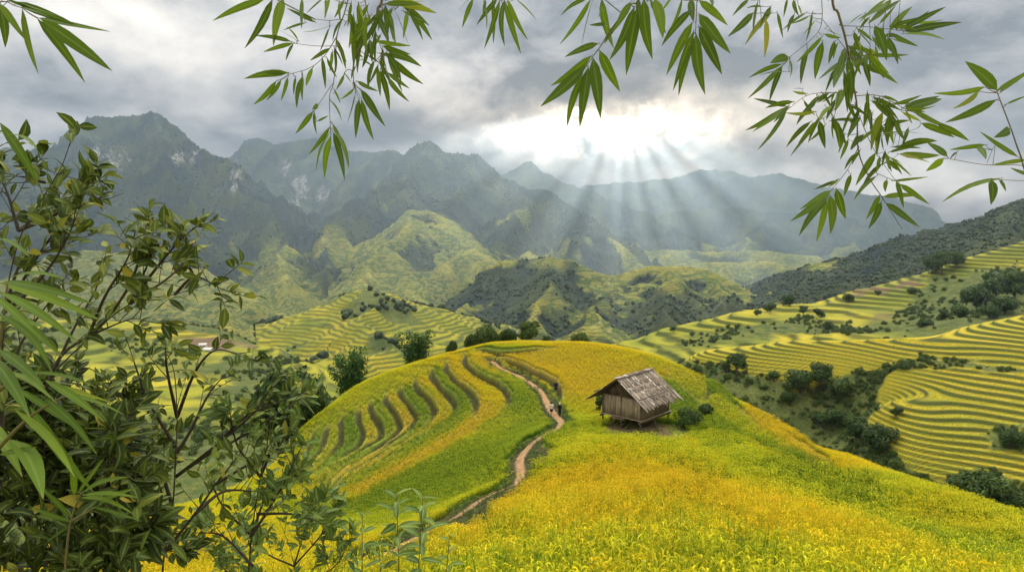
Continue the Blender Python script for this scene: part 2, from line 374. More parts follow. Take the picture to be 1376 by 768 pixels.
def near_eval(x, y):
    h = H0(x, y) - RICE_H
    h = h + .18*fbm(x/7, y/7, 3, 5) + .05*fbm(x/1.3, y/1.3, 2, 9)
    bank = np.zeros_like(x); edge = np.zeros_like(x); strip = np.zeros_like(x)
    for k, (P, side, hg, rc) in enumerate(E3):
        lo = P[:, :2].min(0)-9; hi = P[:, :2].max(0)+9
        i = np.where((x > lo[0]) & (x < hi[0]) & (y > lo[1]) & (y < hi[1]))
        d, sg, arc, L = sdist(x[i]+.25*perlin(x[i]/2.2, y[i]/2.2, 31), y[i]+.25*perlin(x[i]/2.2, y[i]/2.2, 32), P[::2] if len(P) > 20 else P)
        fade = sstep(0, 1.5 if k < 11 else 5, arc)*sstep(0, 6, L-arc); u = sg*side*d
        st = np.tanh(u/.13)*np.exp(-d/rc)*hg*.68
        h[i] += st*fade
        bank[i] = np.maximum(bank[i], fade*sstep(-.85, -.55, u)*sstep(.16, -.02, u)*(1 - (.9*sstep(.5, .62, arc/L) if 3 < k < 11 else 0.)))
        edge[i] = np.maximum(edge[i], fade*np.exp(-((u-.1)/.42)**2))
        rr = 1.5*(-.16, .2, -.22, .16, -.22, .2, -.15, .2, -.2, .12, -.12)[k] if k < 11 else np.random.default_rng(100+k).uniform(.25, .45)*(1 if k % 2 else -1)*(.22 if k >= len(E3)-3 else 1.)
        strip[i] += rr*np.exp(-d/(4.5 if k < 12 else 2.6))*sstep(-.2, .2, u)*fade
    pd, psg, parc, _ = sdist(x, y, PATH3[::2])
    pn = perlin(x/1.7, y/1.7, 40)
    path = sstep(.42, .24, pd)
    weed = sstep(0, 1, (1.5 + .9*pn + .3*sstep(55, 40, y) + 2.0*sstep(57, 52, y)*(psg > 0)*sstep(26, 34, y) - pd)/.5)
    h = h - .22*sstep(1.6, .35, pd)
    h = h + .72*np.exp(-(pd/2.4)**2)
    # levelled yard under the hut
    hd = np.hypot((x-HUT[0])/1.25, y-HUT[1])
    h = h + (HUT[2]-.1-h)*sstep(5.6, 3.0, hd)*.92
    yard = sstep(3.5, 2.8, hd+.5*pn)
    return h, bank, strip, path, weed, yard, edge
def near_H(x, y): return near_eval(np.atleast_1d(np.asarray(x, float)), np.atleast_1d(np.asarray(y, float)))[0]
RIPE = [(650,480,.95,4),(640,505,.6,6),(620,520,.52,6),(590,540,.5,6),(540,545,.45,8),(500,570,.42,8),(440,590,.40,8),(400,600,.55,8),(640,560,.75,6),(600,590,.8,5),(540,620,.78,5),(470,650,.8,5),
        (680,520,.5,6),(700,545,.4,6),(720,570,.3,5),(690,590,.18,6),(640,610,.15,5),(580,640,.2,5),(500,670,.2,5),(440,690,.3,5),(300,690,.6,6),(200,720,.7,6),
        (700,463,.7,10),(760,485,.8,8),(820,500,.72,8),(800,530,.62,6),(880,490,.3,5),(930,500,.25,5),(920,530,.3,5),(980,540,.25,5),(960,570,.28,5),
        (1030,555,.85,4),(1060,580,.85,4),(1110,600,.75,4),(1020,590,.2,4),(1100,640,.22,5),(1200,680,.3,5),(1300,720,.35,5),(1150,620,.4,4),(1230,655,.5,4),(1330,690,.5,4),
        (800,585,.55,4),(900,590,.45,4),(760,620,.62,4),(850,640,.80,6),(950,650,.80,5),(1050,690,.74,5),(700,680,.68,4),(650,720,.64,4),(800,690,.78,4),(950,700,.76,4),(1150,725,.6,4),(700,760,.45,3),(850,755,.5,3),(1000,755,.42,3),(1150,760,.45,3),(1300,765,.5,3)]
rp3 = drape([(a, b) for a, b, _, _ in RIPE], H0); rv = np.array([c for _, _, c, _ in RIPE]); rs = np.array([s for *_, s in RIPE])
def ripeness(x, y):
    n = np.zeros_like(x); dn = np.zeros_like(x)
    for p, v, s in zip(rp3, rv, rs):
        wt = 1/(((x-p[0])**2+(y-p[1])**2)/(s*s)+.05)**1.6
        n += wt*v; dn += wt
    return n/dn + +.10*fbm(x/5.5, y/5.5, 3, 61) + .05*fbm(x/1.2, y/1.2, 2, 67)
GS = .19
def poly_mask(u, v, P, soft=10.):
    """1 inside a polygon, with a soft ragged rim"""
    P = np.asarray(P, float); ins = np.zeros(u.shape, bool); d = np.full(u.shape, 1e9)
    for i in range(len(P)):
        (x0, y0), (x1, y1) = P[i], P[(i+1) % len(P)]
        c = ((y0 > v) != (y1 > v)) & (u < (x1-x0)*(v-y0)/(y1-y0+1e-9)+x0); ins ^= c
        L2 = (x1-x0)**2+(y1-y0)**2+1e-9; t = np.clip(((u-x0)*(x1-x0)+(v-y0)*(y1-y0))/L2, 0, 1); d = np.minimum(d, np.hypot(u-x0-t*(x1-x0), v-y0-t*(y1-y0)))
    return sstep(-soft, soft, np.where(ins, d, -d))
# single paddies that are greener or riper than their neighbours: outlines traced on the photograph, laid on the hill in plan
PADDIES = [([(1005,538),(1050,556),(1100,588),(1152,622),(1118,628),(1058,586),(1012,558)],.92,.8),([(925,574),(1000,592),(1100,636),(1200,670),(1376,738),(1376,772),(1240,714),(1100,664),(1000,622),(935,592)],.10,.8),
 ([(850,470),(925,490),(968,515),(935,545),(918,522),(900,500)],.16,.8),([(945,502),(1000,552),(1060,598),(1150,640),(1250,674),(1376,716),(1376,736),(1200,668),(1060,614),(985,568),(940,530)],.24,.75),
 ([(738,568),(702,600),(662,640),(560,692),(450,705),(560,652),(640,604),(692,576)],.08,.6),([(632,470),(660,470),(680,490),(665,502),(645,492)],.98,.8),([(782,582),(860,574),(905,590),(850,594),(800,598)],.40,.6),([(690,455),(800,458),(850,470),(870,500),(800,520),(745,500),(700,478)],.60,.7),
 ([(900,500),(935,545),(900,560),(870,520)],.3,.5),([(1130,612),(1200,640),(1290,672),(1376,705),(1376,715),(1280,690),(1190,655)],.62,.6)]
def paint_fields(x, y, r):
    P3 = [drape(p, H0) for p, _, _ in PADDIES]; nx = x + .5*fbm(x/3, y/3, 2, 71); ny = y + .5*fbm(x/3, y/3, 2, 73)
    for q, (_, val, wgt) in zip(P3, PADDIES):
        k = np.where((x > q[:, 0].min()-3) & (x < q[:, 0].max()+3) & (y > q[:, 1].min()-3) & (y < q[:, 1].max()+3))[0]
        m = poly_mask(nx[k], ny[k], q[:, :2], .8)*wgt; r[k] = r[k]*(1-m) + (val + .5*(r[k]-.5)*.4)*m
    return np.clip(r, 0, 1)
gx = np.arange(-74, 74, GS); gy = np.arange(-14, 170, GS)
GX, GY = np.meshgrid(gx, gy)
gh, gbank, gstrip, gpath, gweed, gyard, gedge = near_eval(GX.ravel(), GY.ravel())
gripe = np.clip((ripeness(GX.ravel(), GY.ravel()) + gstrip - .5)*1.35 + .44, 0, 1)
gripe = np.clip(paint_fields(GX.ravel(), GY.ravel(), gripe) + .7*gstrip, 0, .86)
def m_hill(nt):
    p = nt.pos(); bank = nt.attr("bank"); ripe = nt.attr("ripe"); weed = nt.attr("weed"); path = nt.attr("path")
    n1 = nt.noise(p, 3.2, 5, .65); n2 = nt.noise(p, .5, 4, .6)
    rice = nt.ramp(ripe, [(0, (.10, .17, .015)), (.5, (.24, .23, .015)), (1, (.34, .21, .02))])
    rice = nt.mix(nt.mapr(n1, .3, .75), rice, (.07, .085, .012))
    grass = nt.mix(nt.mapr(n1, .3, .7), (.018, .022, .007), (.055, .052, .014))
    soil = nt.mix(nt.mapr(n1, .3, .7), (.20, .12, .06), (.33, .22, .13))
    c = nt.mix(bank, rice, grass); c = nt.mix(weed, c, grass)
    c = nt.mix(nt.m('MULTIPLY', path, nt.mapr(n1, .2, .5)), c, soil)
    c = nt.mix(nt.m('MULTIPLY', nt.attr("yard"), nt.mapr(n2, .35, .6)), c, (.12, .085, .05))
    return c, .9, nt.bump(n1, .6, .15)
hill_o = mesh_obj("hill", np.stack([GX.ravel(), GY.ravel(), gh], -1), grid_faces(len(gy), len(gx)), material("rice_hill_ground", m_hill), attrs=dict(bank=gbank, ripe=gripe, weed=gweed, path=gpath, yard=gyard))
tag(hill_o, kind='structure')
# footpath: a real strip of trodden earth laid on the hill
def make_path():
    P = smooth_line(PATH3[::2, :2], 5); T = np.gradient(P, axis=0); T /= np.linalg.norm(T, axis=1)[:, None]; N = np.stack([-T[:, 1], T[:, 0]], -1)
    w = .17 + .06*perlin(np.arange(len(P))/6., np.zeros(len(P)), 3) + .12*sstep(70, 95, P[:, 1]); V = []
    for k, o_ in enumerate((-1, -.5, 0, .5, 1)):
        q = P + N*(w*o_)[:, None] + N*(.12*perlin(np.arange(len(P))/2.5, np.full(len(P), k*3.3), 8))[:, None]
        z = near_H(q[:, 0], q[:, 1]) + .05 - .03*abs(o_) - .012*(k == 2)
        V.append(np.stack([q[:, 0], q[:, 1], z], -1))
    V = np.stack(V, 1).reshape(-1, 3)
    def mp(nt):
        p = nt.pos(); n = nt.noise(p, 2.5, 6, .7); n2 = nt.noise(p, 14, 3, .6)
        return nt.mix(nt.mapr(n2, .3, .7), nt.mix(nt.mapr(n, .35, .65), (.14, .072, .030), (.32, .20, .10)), (.24, .145, .07)), .95, nt.bump(n2, .8, .05)
    return tag(mesh_obj("path", V, grid_faces(len(P), 5), material("trodden_earth", mp)), kind='structure')
make_path()
# ---------------------------------------------------------------- polar sheets for everything beyond the near hill
def polar(az0, az1, r0, r1, na, nr, p=1.0):
    a = np.linspace(R(az0), R(az1), na); t = np.linspace(0, 1, nr)**p; r = r0*(r1/r0)**t
    A, RR = np.meshgrid(a, r); return (RR*np.sin(A)).ravel(), (RR*np.cos(A)).ravel(), grid_faces(nr, na)
def pxaz(px): return math.degrees(math.atan((px-CX)/F))
def terrace(h, step, sharp=5., phase=0.):
    t = h/step + phase; k = np.floor(t); f = t-k
    # tread (nearly flat) then a short steep bank; returns levelled height and the bank mask
    s = sstep(.5-.5/sharp, .5+.5/sharp, f)
    return (k + s + .12*(f-s) - phase)*step, np.exp(-((f-.5)*sharp*1.0)**2), k
def m_field(nt, lod=1.0):
    p = nt.pos(); bank = nt.attr("bank"); ripe = nt.attr("ripe"); wood = nt.attr("wood"); soil = nt.attr("soil")
    n1 = nt.noise(p, 1.1*lod, 5, .65); n2 = nt.noise(p, .12*lod, 5, .6)
    rice = nt.ramp(ripe, [(0, (.075, .125, .010)), (.5, (.26, .24, .014)), (1, (.43, .32, .018))])
    rice = nt.mix(nt.m('MULTIPLY', nt.mapr(n1, .35, .75), .5), rice, (.10, .10, .02))
    grass = nt.mix(nt.mapr(n1, .3, .7), (.015, .026, .006), (.042, .056, .012))
    scrub = nt.mix(nt.mapr(n2, .35, .65), (.045, .065, .014), (.10, .11, .028)); scrub = nt.mix(nt.mapr(n1, .4, .7), scrub, (.03, .045, .012))
    c = nt.mix(bank, rice, grass); c = nt.mix(soil, c, nt.mix(nt.mapr(n1, .3, .7), (.075, .05, .03), (.14, .095, .055)))
    c = nt.mix(wood, c, scrub)
    return c, .95, nt.bump(n1, .7, .5/lod)
M_FIELD = material("terraced_fields", m_field)
M_FIELD_FAR = material("distant_fields", lambda nt: m_field(nt, .25))
def px_of(x, y, z):            # where a point shows in the photograph (used only to lay colour patches traced from it)
    dz = y*cp - z*sp; return CX + F*x/dz, CY - F*(y*sp + z*cp)/dz
TERR = []
def terrain(name, x, y, h, faces, mat, **attrs):
    TERR.append((name, x, y, h, attrs))
    return tag(mesh_obj(name, np.stack([x, y, h], -1), faces, mat, attrs=attrs), kind='structure')
# right-hand rice hill
RP = [(1186,495,-58),(1376,527,-58),(1376,428,-45),(1376,480,-51.5),(1170,540,-64),(1376,580,-64.8),(1210,600,-71),(1376,640,-72.6),(1376,695,-79.6),(1210,455,-50),(1060,456,-55.5),(1000,468,-60),
      (1060,495,-64),(930,478,-65),(960,525,-73),(1100,560,-80),(1150,590,-84),(1290,440,-47.5),(1130,462,-53),(1290,562,-64.2),(1000,500,-67),(1030,525,-73),(1520,400,-38),(1520,560,-58),(1560,700,-72)]
r3 = [atz(px, py, z) for px, py, z in RP]
for px, py, z in [(1376,428,-45),(1290,440,-47.5),(1210,455,-50),(1130,462,-53),(1060,456,-55.5),(1000,468,-60),(930,478,-65),(1520,400,-38)]:
    p = atz(px, py, z); r_ = np.hypot(p[0], p[1]); u_ = p[:2]/r_
    for k, d in ((40, 9), (110, 40), (200, 90)): r3.append(np.array([*(p[:2]+u_*k), p[2]*(1 if k > 40 else (r_+k)/r_)-d]))
for px, py, D, z in [(930,600,300,-110),(1050,640,250,-112),(1200,720,180,-104),(850,560,330,-112),(1376,800,130,-96)]:
    p = at(px, py, D); r3.append(np.array([p[0], p[1], z]))
r3 = np.array(r3); HR = TPS(r3[:, :2], r3[:, 2], .03, 60.)
x, y, fc = polar(9, 50, 120, 560, 620, 760, .85)
hb = HR(x, y) + 0.45*fbm(x/60, y/60, 3, 21)
u, v = px_of(x, y, hb)
nz = fbm(x/14, y/14, 4, 23)
uu = u + 14*nz; vv = v + 9*fbm(x/11, y/11, 3, 29)
wood = poly_mask(uu, vv, [(900,478),(985,492),(1040,515),(1065,520),(1140,505),(1185,492),(1240,478),(1376,492),(1376,503),(1250,494),(1195,505),(1180,540),(1168,560),(1180,590),(1190,612),(1250,640),(1300,665),(1240,690),(1100,640),(950,560)], 4)
wood = np.maximum(wood, poly_mask(uu, vv, [(1320,585),(1376,570),(1376,600),(1330,608)], 5)); wood = np.maximum(wood, poly_mask(uu, vv, [(1270,640),(1340,630),(1376,655),(1376,700),(1290,670)], 5))
wood = np.maximum(wood, sstep(2, 10, -(u-905)/6))
ht, bank, k = terrace(hb + .35*fbm(x/34, y/34, 3, 33), 1.3, 4.6)
h = hb*wood + ht*(1-wood) + wood*.5*fbm(x/6, y/6, 3, 39)
sr = np.random.default_rng(4).uniform(-.14, .14, 400)[(k.astype(int) + 200) % 400]
ripe = np.clip(.62 + sr + .2*fbm(x/45, y/45, 3, 35) + .12*sstep(470, 440, v), 0, 1)
terrain("terraced_hill", x, y, h, fc, M_FIELD, bank=bank*(1-wood)*.95, ripe=ripe, wood=wood, soil=0*h)
HILL_R = (HR, None)
# second fold of fields behind it
NP = [(830,462,600),(900,441,620),(960,426,650),(1050,413,680),(1130,396,700),(1200,379,720),(1290,353,740),(1376,336,760),(1500,310,780),(830,480,540),(950,470,500),(1100,455,500),(1250,440,490),(1376,425,480),(1500,410,470),(1100,425,600),(1280,400,600),(950,448,575),
      (760,480,620),(700,500,640),(900,520,430),(1050,520,410),(1300,490,400),(1150,412,640)]
n3 = [at(*q) for q in NP]
for q in NP[:9]:
    p = at(*q); r_ = np.hypot(p[0], p[1]); u_ = p[:2]/r_
    for kk, d in ((60, 16), (170, 60), (330, 130)): n3.append(np.array([*(p[:2]+u_*kk), p[2]*((r_+kk)/r_ if kk == 60 else 1)-d]))
n3 = np.array(n3); HN = TPS(n3[:, :2], n3[:, 2], .0006, 130.)
x, y, fc = polar(4, 46, 400, 1150, 620, 520)
hb = HN(x, y) + 2.5*fbm(x/75, y/75, 4, 51)
u, v = px_of(x, y, hb); nz = fbm(x/30, y/30, 4, 53); uu = u+12*nz; vv = v+7*fbm(x/26, y/26, 4, 54)
wood = poly_mask(uu, vv, [(1240,375),(1376,352),(1376,430),(1230,450),(1000,450),(960,440),(1060,430),(1160,440),(1215,425)], 4)
wood = np.maximum(wood, poly_mask(uu, vv, [(940,445),(1000,435),(1060,428),(1120,420),(1050,450),(960,468),(880,470)], 5)*.85)
wood = np.maximum(wood, sstep(8, -14, hb - (np.interp(u, [830, 960, 1130, 1290, 1376], [-105, -88, -55, -28, -20])-30)))
soil = poly_mask(uu, vv, [(1150,388),(1235,377),(1225,384),(1140,398)], 2); soil = np.maximum(soil, poly_mask(uu, vv, [(1180,425),(1230,418),(1222,440),(1165,450)], 2))
ht, bank, k = terrace(hb + 1.2*fbm(x/50, y/50, 3, 57), 3.2, 4.4)
h = hb*wood + ht*(1-wood) + wood*1.0*fbm(x/9, y/9, 3, 58)
sr = np.random.default_rng(5).uniform(-.2, .2, 400)[(k.astype(int) + 200) % 400]
ripe = np.clip(.42 + sr + .3*fbm(x/80, y/80, 3, 59), 0, 1)
terrain("terraced_fields", x, y, h, fc, M_FIELD, bank=bank*(1-wood)*.9, ripe=ripe, wood=wood, soil=soil*(1-wood))
# left-hand valley fields
LP = [(60,440,760),(130,438,740),(210,436,730),(300,443,700),(380,470,640),(440,497,580),(480,515,540),(-100,440,800),(100,480,560),(200,490,520),(300,500,500),(400,515,480),(100,530,400),(250,540,380),(420,560,360),(-100,530,420),(250,460,640),(330,470,610),(560,560,420),(620,540,520)]
l3 = [at(*q) for q in LP] + [np.array(q, float) for q in [(-150,40,-105),(-90,110,-88),(-60,150,-90),(-260,120,-105),(-200,10,-110),(-20,190,-92),(60,200,-100),(-120,-30,-110)]]
for q in LP[:8]:
    p = at(*q); r_ = np.hypot(p[0], p[1]); u_ = p[:2]/r_
    for kk, d in ((60, 12), (170, 50), (330, 120)): l3.append(np.array([*(p[:2]+u_*kk), p[2]*((r_+kk)/r_ if kk == 60 else 1)-d]))
l3 = np.array(l3); HL = TPS(l3[:, :2], l3[:, 2], .0006, 130.)
x, y, fc = polar(-62, 8, 70, 1050, 620, 620)
hb = HL(x, y) + 2.5*fbm(x/80, y/80, 4, 151)
u, v = px_of(x, y, hb); nz = fbm(x/30, y/30, 4, 153); uu = u+12*nz; vv = v+8*fbm(x/26, y/26, 4, 154)
wood = np.maximum(sstep(540, 580, vv), poly_mask(uu, vv, [(150,445),(260,470),(330,500),(250,510),(140,470)], 5)*.6)
wood = np.maximum(wood, sstep(10, -10, hb - np.interp(u, [0, 210, 300, 380, 440, 560], [-118, -114, -118, -130, -128, -150]) + 6*nz + 25))
soil = poly_mask(uu, vv, [(235,452),(330,455),(345,466),(260,468)], 3)
ht, bank, k = terrace(hb + 1.0*fbm(x/50, y/50, 3, 157), 3.0, 4.4)
h = hb*wood + ht*(1-wood) + wood*1.0*fbm(x/9, y/9, 3, 158)
sr = np.random.default_rng(6).uniform(-.2, .2, 400)[(k.astype(int) + 200) % 400]
wood = np.maximum(wood, sstep(.05, .3, fbm(x/120, y/120, 4, 161))); h = hb*wood + ht*(1-wood)
ripe = np.clip(.33 + sr + .3*fbm(x/80, y/80, 3, 159) + .2*poly_mask(uu, vv, [(170,435),(300,440),(310,452),(200,450)], 4), 0, 1)
terrain("valley_fields", x, y, h, fc, M_FIELD, bank=bank*(1-wood)*.9, ripe=ripe, wood=wood, soil=soil*(1-wood))
# ---------------------------------------------------------------- mountains and middle hills from traced ridge lines
def seg_height(x, y, ridges):
    best = np.full(x.shape, -1e9); dd = np.zeros(x.shape); ss = np.zeros(x.shape); dmin = np.full(x.shape, 1e9); rid = np.full(x.shape, -1); second = np.full(x.shape, -1e8)
    for k, (P, slope, conc) in enumerate(ridges):
        s0 = 0.
        for i in range(len(P)-1):
            ax, ay, az_ = P[i]; dx, dy, dz = P[i+1]-P[i]; L2 = dx*dx+dy*dy+1e-9; L = math.sqrt(L2)
            t = np.clip(((x-ax)*dx+(y-ay)*dy)/L2, 0, 1); d = np.hypot(x-ax-t*dx, y-ay-t*dy)
            hh = az_ + t*dz - slope*d + conc*d*d/1000.*(d < slope*500/max(conc, 1e-6)) - (conc > 0)*(d >= slope*500/max(conc, 1e-6))*0
            dmin = np.minimum(dmin, d); q = hh > best; second = np.where(q & (rid != k), np.maximum(second, best), np.where(~q & (rid != k), np.maximum(second, hh), second))
            best = np.where(q, hh, best); dd = np.where(q, d, dd); ss = np.where(q, s0+t*L, ss); rid = np.where(q, k, rid); s0 += L
    return best, dmin, ss, rid, best - second
def ridged(x, y, seed): return 1-np.abs(perlin(x, y, seed))*1.6
def mountain(name, ridges, az, rr, n, mat, seed, amp=1., lam=420., zmin=-420, paint=None, crest=6., rough=1.):
    """ridges: [(list of (px,py,D), slope, concavity)]"""
    RG = [(np.array([at(*q) for q in L]), s, c) for L, s, c in ridges]
    x, y, fc = polar(pxaz(az[0]), pxaz(az[1]), rr[0], rr[1], n[0], n[1])
    wx = x + lam*.22*fbm(x/lam, y/lam, 3, seed+50); wy = y + lam*.22*fbm(x/lam+9, y/lam, 3, seed+60)
    h, d, s, rid, gap = seg_height(wx, wy, RG)
    gap = sstep(0, lam*.35, gap); wy2 = s + rid*3131.
    g = 0
    for i, f in enumerate((1., .45, .2, .09)):
        l_ = lam*f
        g = g - amp*l_*.26*gap*sstep(0, l_*.9, d)*(1-ridged(wy2/l_ + .35*perlin(x/l_, y/l_, seed+i), d/l_*.22, seed+5+i))
    for i, f in enumerate((.5, .22, .1)):
        l_ = lam*f; g = g - amp*rough*l_*.34*sstep(0, l_*1.2, d)*(1-ridged(wx/l_, wy/l_, seed+70+i)*ridged(x/(l_*1.7), y/(l_*1.7), seed+80+i))
    g = g + amp*rough*lam*.03*sstep(0, lam*.5, d)*fbm(x/(lam*.3), y/(lam*.3), 4, seed+20) + crest*1.3*fbm(x/60, y/60, 3, seed+30)*np.minimum(1, .3+d/200) + crest*3.4*fbm(x/200, y/200, 4, seed+33, .6)
    h = np.maximum(h + g, zmin)
    at_ = paint(x, y, h, d, s, g/(lam*.2*amp)) if paint else {}
    return terrain(name, x, y, h, fc, mat, **at_)
def m_mountain(nt):
    p = nt.pos(); wood = nt.attr("wood"); rock = nt.attr("rock"); ripe = nt.attr("ripe")
    n1 = nt.noise(p, .03, 6, .7); n2 = nt.noise(p, .004, 5, .6); n3 = nt.noise(p, .12, 4, .7)
    forest = nt.mix(nt.mapr(n1, .3, .7), (.008, .018, .018), (.021, .037, .027)); forest = nt.mix(nt.mapr(n2, .4, .65), forest, (.060, .075, .024))
    grass = nt.ramp(ripe, [(0, (.050, .085, .018)), (.5, (.115, .155, .028)), (1, (.30, .28, .045))])
    v = nt.new('ShaderNodeTexVoronoi'); 
    mp = nt.new('ShaderNodeMapping'); nt.put(mp.inputs[0], p); mp.inputs['Scale'].default_value = (.011, .011, .03); nt.l.new(mp.outputs[0], v.inputs['Vector']); v.inputs['Randomness'].default_value = 1
    cr = nt.sep(v.outputs['Color'])[0]
    grass = nt.mix(nt.m('MULTIPLY', nt.mapr(cr, .55, .6), .55), grass, (.30, .27, .05)); grass = nt.mix(nt.m('MULTIPLY', nt.mapr(cr, .3, .25), .5), grass, (.05, .07, .018))
    # contour banks between fields
    z = nt.sep(p)[2]; wv = nt.m('FRACT', nt.m('ADD', nt.m('DIVIDE', z, 5.5), nt.m('MULTIPLY', n2, 5.)))
    grass = nt.mix(nt.m('MULTIPLY', nt.mapr(nt.m('ABSOLUTE', nt.m('SUBTRACT', wv, .5)), .18, .05), .55), grass, (.045, .06, .015))
    c = nt.mix(wood, grass, forest)
    rk = nt.mix(nt.mapr(n3, .35, .7), (.20, .19, .18), (.42, .40, .38))
    c = nt.mix(nt.m('MULTIPLY', rock, nt.mapr(n1, .42, .56)), c, rk)
    return c, .95, nt.bump(nt.m('ADD', n1, nt.m('MULTIPLY', n3, .5)), 1., 16.)
M_MTN = material("mountain_cover", m_mountain)
def paint_forest(zf=None, bias=0., rocks=()):
    def f(x, y, h, d, s, gd):
        n = -.02 + 1.1*sstep(-.15, -.75, gd) + fbm(x/520, y/520, 4, 311) + .35*fbm(x/120, y/120, 3, 313)
        wood = sstep(-.25, .15, n + bias + ((h-zf)/260. if zf is not None else 1.))
        rock = np.zeros_like(h)
        if rocks:
            u, v = px_of(x, y, h); uu = u + 9*fbm(x/90, y/90, 3, 411); vv = v + 6*fbm(x/90, y/90, 3, 413)
            for cx, cy, rx, ry in rocks: rock = np.maximum(rock, sstep(1.3, .6, np.hypot((uu-cx)/rx, (vv-cy)/ry)))
        return dict(wood=wood, rock=rock, ripe=np.clip(.36+.55*fbm(x/260, y/260, 3, 317)+.28*sstep(-.35, 0., gd), 0, 1))  # ridge tops yellower: sunlight painted into the field colour
    return f
# -- the far blue ranges on the right
mountain("mountain_range", [([(700,262,10300),(800,248,10300),(900,240,10300),(950,227,10200),(985,229,10200),(1010,238,10200),(1045,232,10000),(1085,241,9900),(1120,251,9800),(1165,262,9700),(1215,266,9600),(1250,276,9500),(1330,292,9300),(1450,300,9000)], .55, .05)],
         (640,1480), (7600,11000), (560,200), M_MTN, 501, 1., 700, -500, paint_forest(None))
mountain("mountain_range", [([(820,300,8000),(900,285,8000),(980,278,7800),(1040,284,7700),(1130,290,7500),(1200,291,7400),(1260,303,7200),(1330,330,7000)], .45, .04),
         ([(1040,284,7700),(1010,320,6600),(985,350,5800)], .4, .03), ([(1200,291,7400),(1150,325,6300),(1090,355,5200)], .4, .03)],
         (760,1420), (4300,8300), (480,260), M_MTN, 521, 1., 520, -500, paint_forest(-200))
# -- cloud-topped massif, left
mountain("mountain", [([(240,230,8600),(285,189,8600),(330,180,8600),(365,193,8560),(425,184,8500),(470,203,8400),(520,204,8300),(580,215,8200)], .75, .08),
         ([(350,191,8600),(370,235,7300),(400,300,6200)], .62, .05), ([(430,196,8500),(445,240,7400),(440,310,6200)], .62, .05), ([(510,204,8300),(480,250,7300)], .62, .05)],
         (200,640), (5200,9100), (430,330), M_MTN, 541, 1.15, 520, -400, paint_forest(None, rocks=[(405,250,10,14),(432,262,7,12),(398,275,5,10),(385,225,5,10),(470,245,6,6)]))
mountain("mountain", [([(-160,175,5400),(-60,165,5400),(0,161,5300),(45,171,5250),(80,164,5200),(112,156,5150),(135,158,5120),(152,154,5100),(172,157,5070),(203,150,5000),(222,163,4950),(245,178,4900),(268,188,4850),(288,202,4800)], .72, .09),
         ([(288,202,4800),(305,225,4500),(340,268,4150),(372,305,3800),(398,352,3400)], .66, .06), ([(200,152,5000),(230,215,4300),(262,268,3800),(290,330,3300),(310,372,2900)], .62, .06),
         ([(112,156,5150),(120,225,4300),(150,290,3600),(190,345,3000),(230,385,2500)], .6, .06), ([(0,161,5300),(10,240,4200),(50,310,3400),(90,370,2700)], .6, .06)],
         (-220,470), (2200,6000), (560,460), M_MTN, 561, 1.35, 480, -330, paint_forest(-190, rocks=[(150,212,9,9),(172,212,6,8),(240,212,10,9),(258,210,4,12),(316,240,6,14),(130,205,6,8),(160,222,5,6)]))
# -- peaks, centre
mountain("mountain", [([(455,250,6300),(490,222,6300),(510,208,6250),(527,202,6200),(545,210,6150),(580,235,6100)], .8, .08)],
         (430,640), (5000,6900), (220,200), M_MTN, 581, 1., 360, -300, paint_forest(None))
mountain("mountain", [([(640,270,6900),(690,222,6900),(705,216,6850),(735,236,6800),(775,252,6700),(830,267,6500),(880,291,6300),(920,312,6100),(965,335,5800),(1010,360,5400)], .62, .06)],
         (620,1060), (4800,7700), (400,260), M_MTN, 591, 1., 420, -380, paint_forest(-150))
mountain("mountain", [([(548,214,4800),(565,200,4750),(580,191,4700),(590,195,4680),(603,203,4650),(622,207,4620),(640,208,4600),(655,220,4550),(672,236,4500),(700,244,4450),(740,263,4350),(780,281,4250),(805,300,4100),(832,330,3900),(870,356,3600),(910,378,3300)], .74, .08),
         ([(580,191,4700),(545,232,4150),(505,268,3700),(470,300,3350),(435,338,3000),(405,372,2650)], .66, .07), ([(622,207,4620),(615,250,4050),(590,285,3500),(578,300,3300)], .62, .07), ([(700,244,4450),(690,285,3900),(670,312,3500)], .6, .06),
         ([(780,281,4250),(770,312,3700),(755,335,3300)], .55, .05), ([(545,232,4150),(560,275,3600),(545,310,3100),(520,345,2700)], .6, .06)],
         (380,960), (2300,5400), (560,430), M_MTN, 601, 1.3, 430, -330, paint_forest(-60))
# -- middle hills, sunlight on their ridges put into the field colour
mountain("hill", [([(560,282,3300),(585,288,3250),(610,308,3150),(637,330,3050),(660,350,2900),(690,365,2700)], .55, .06), ([(560,282,3300),(530,320,2850),(505,345,2500),(480,375,2150)], .5, .06),
         ([(637,330,3050),(600,355,2550),(575,385,2150)], .48, .05)], (440,760), (1850,3700), (380,300), M_MTN, 621, .9, 260, -330, paint_forest(190, -.1), 3., .75)
mountain("hill", [([(640,352,2700),(655,352,2650),(690,372,2450),(712,400,2150),(735,430,1850)], .5, .05), ([(655,352,2650),(640,385,2150),(618,415,1800)], .5, .05), ([(705,338,3000),(760,352,2800),(810,372,2500)], .45, .05), ([(500,362,2400),(530,372,2250),(560,395,2000),(590,425,1700)], .5, .05), ([(500,362,2400),(470,395,1950),(440,420,1700)], .48, .05)],
         (400,860), (1400,3200), (420,320), M_MTN, 641, .9, 220, -330, paint_forest(170, -.15), 2.5, .75)
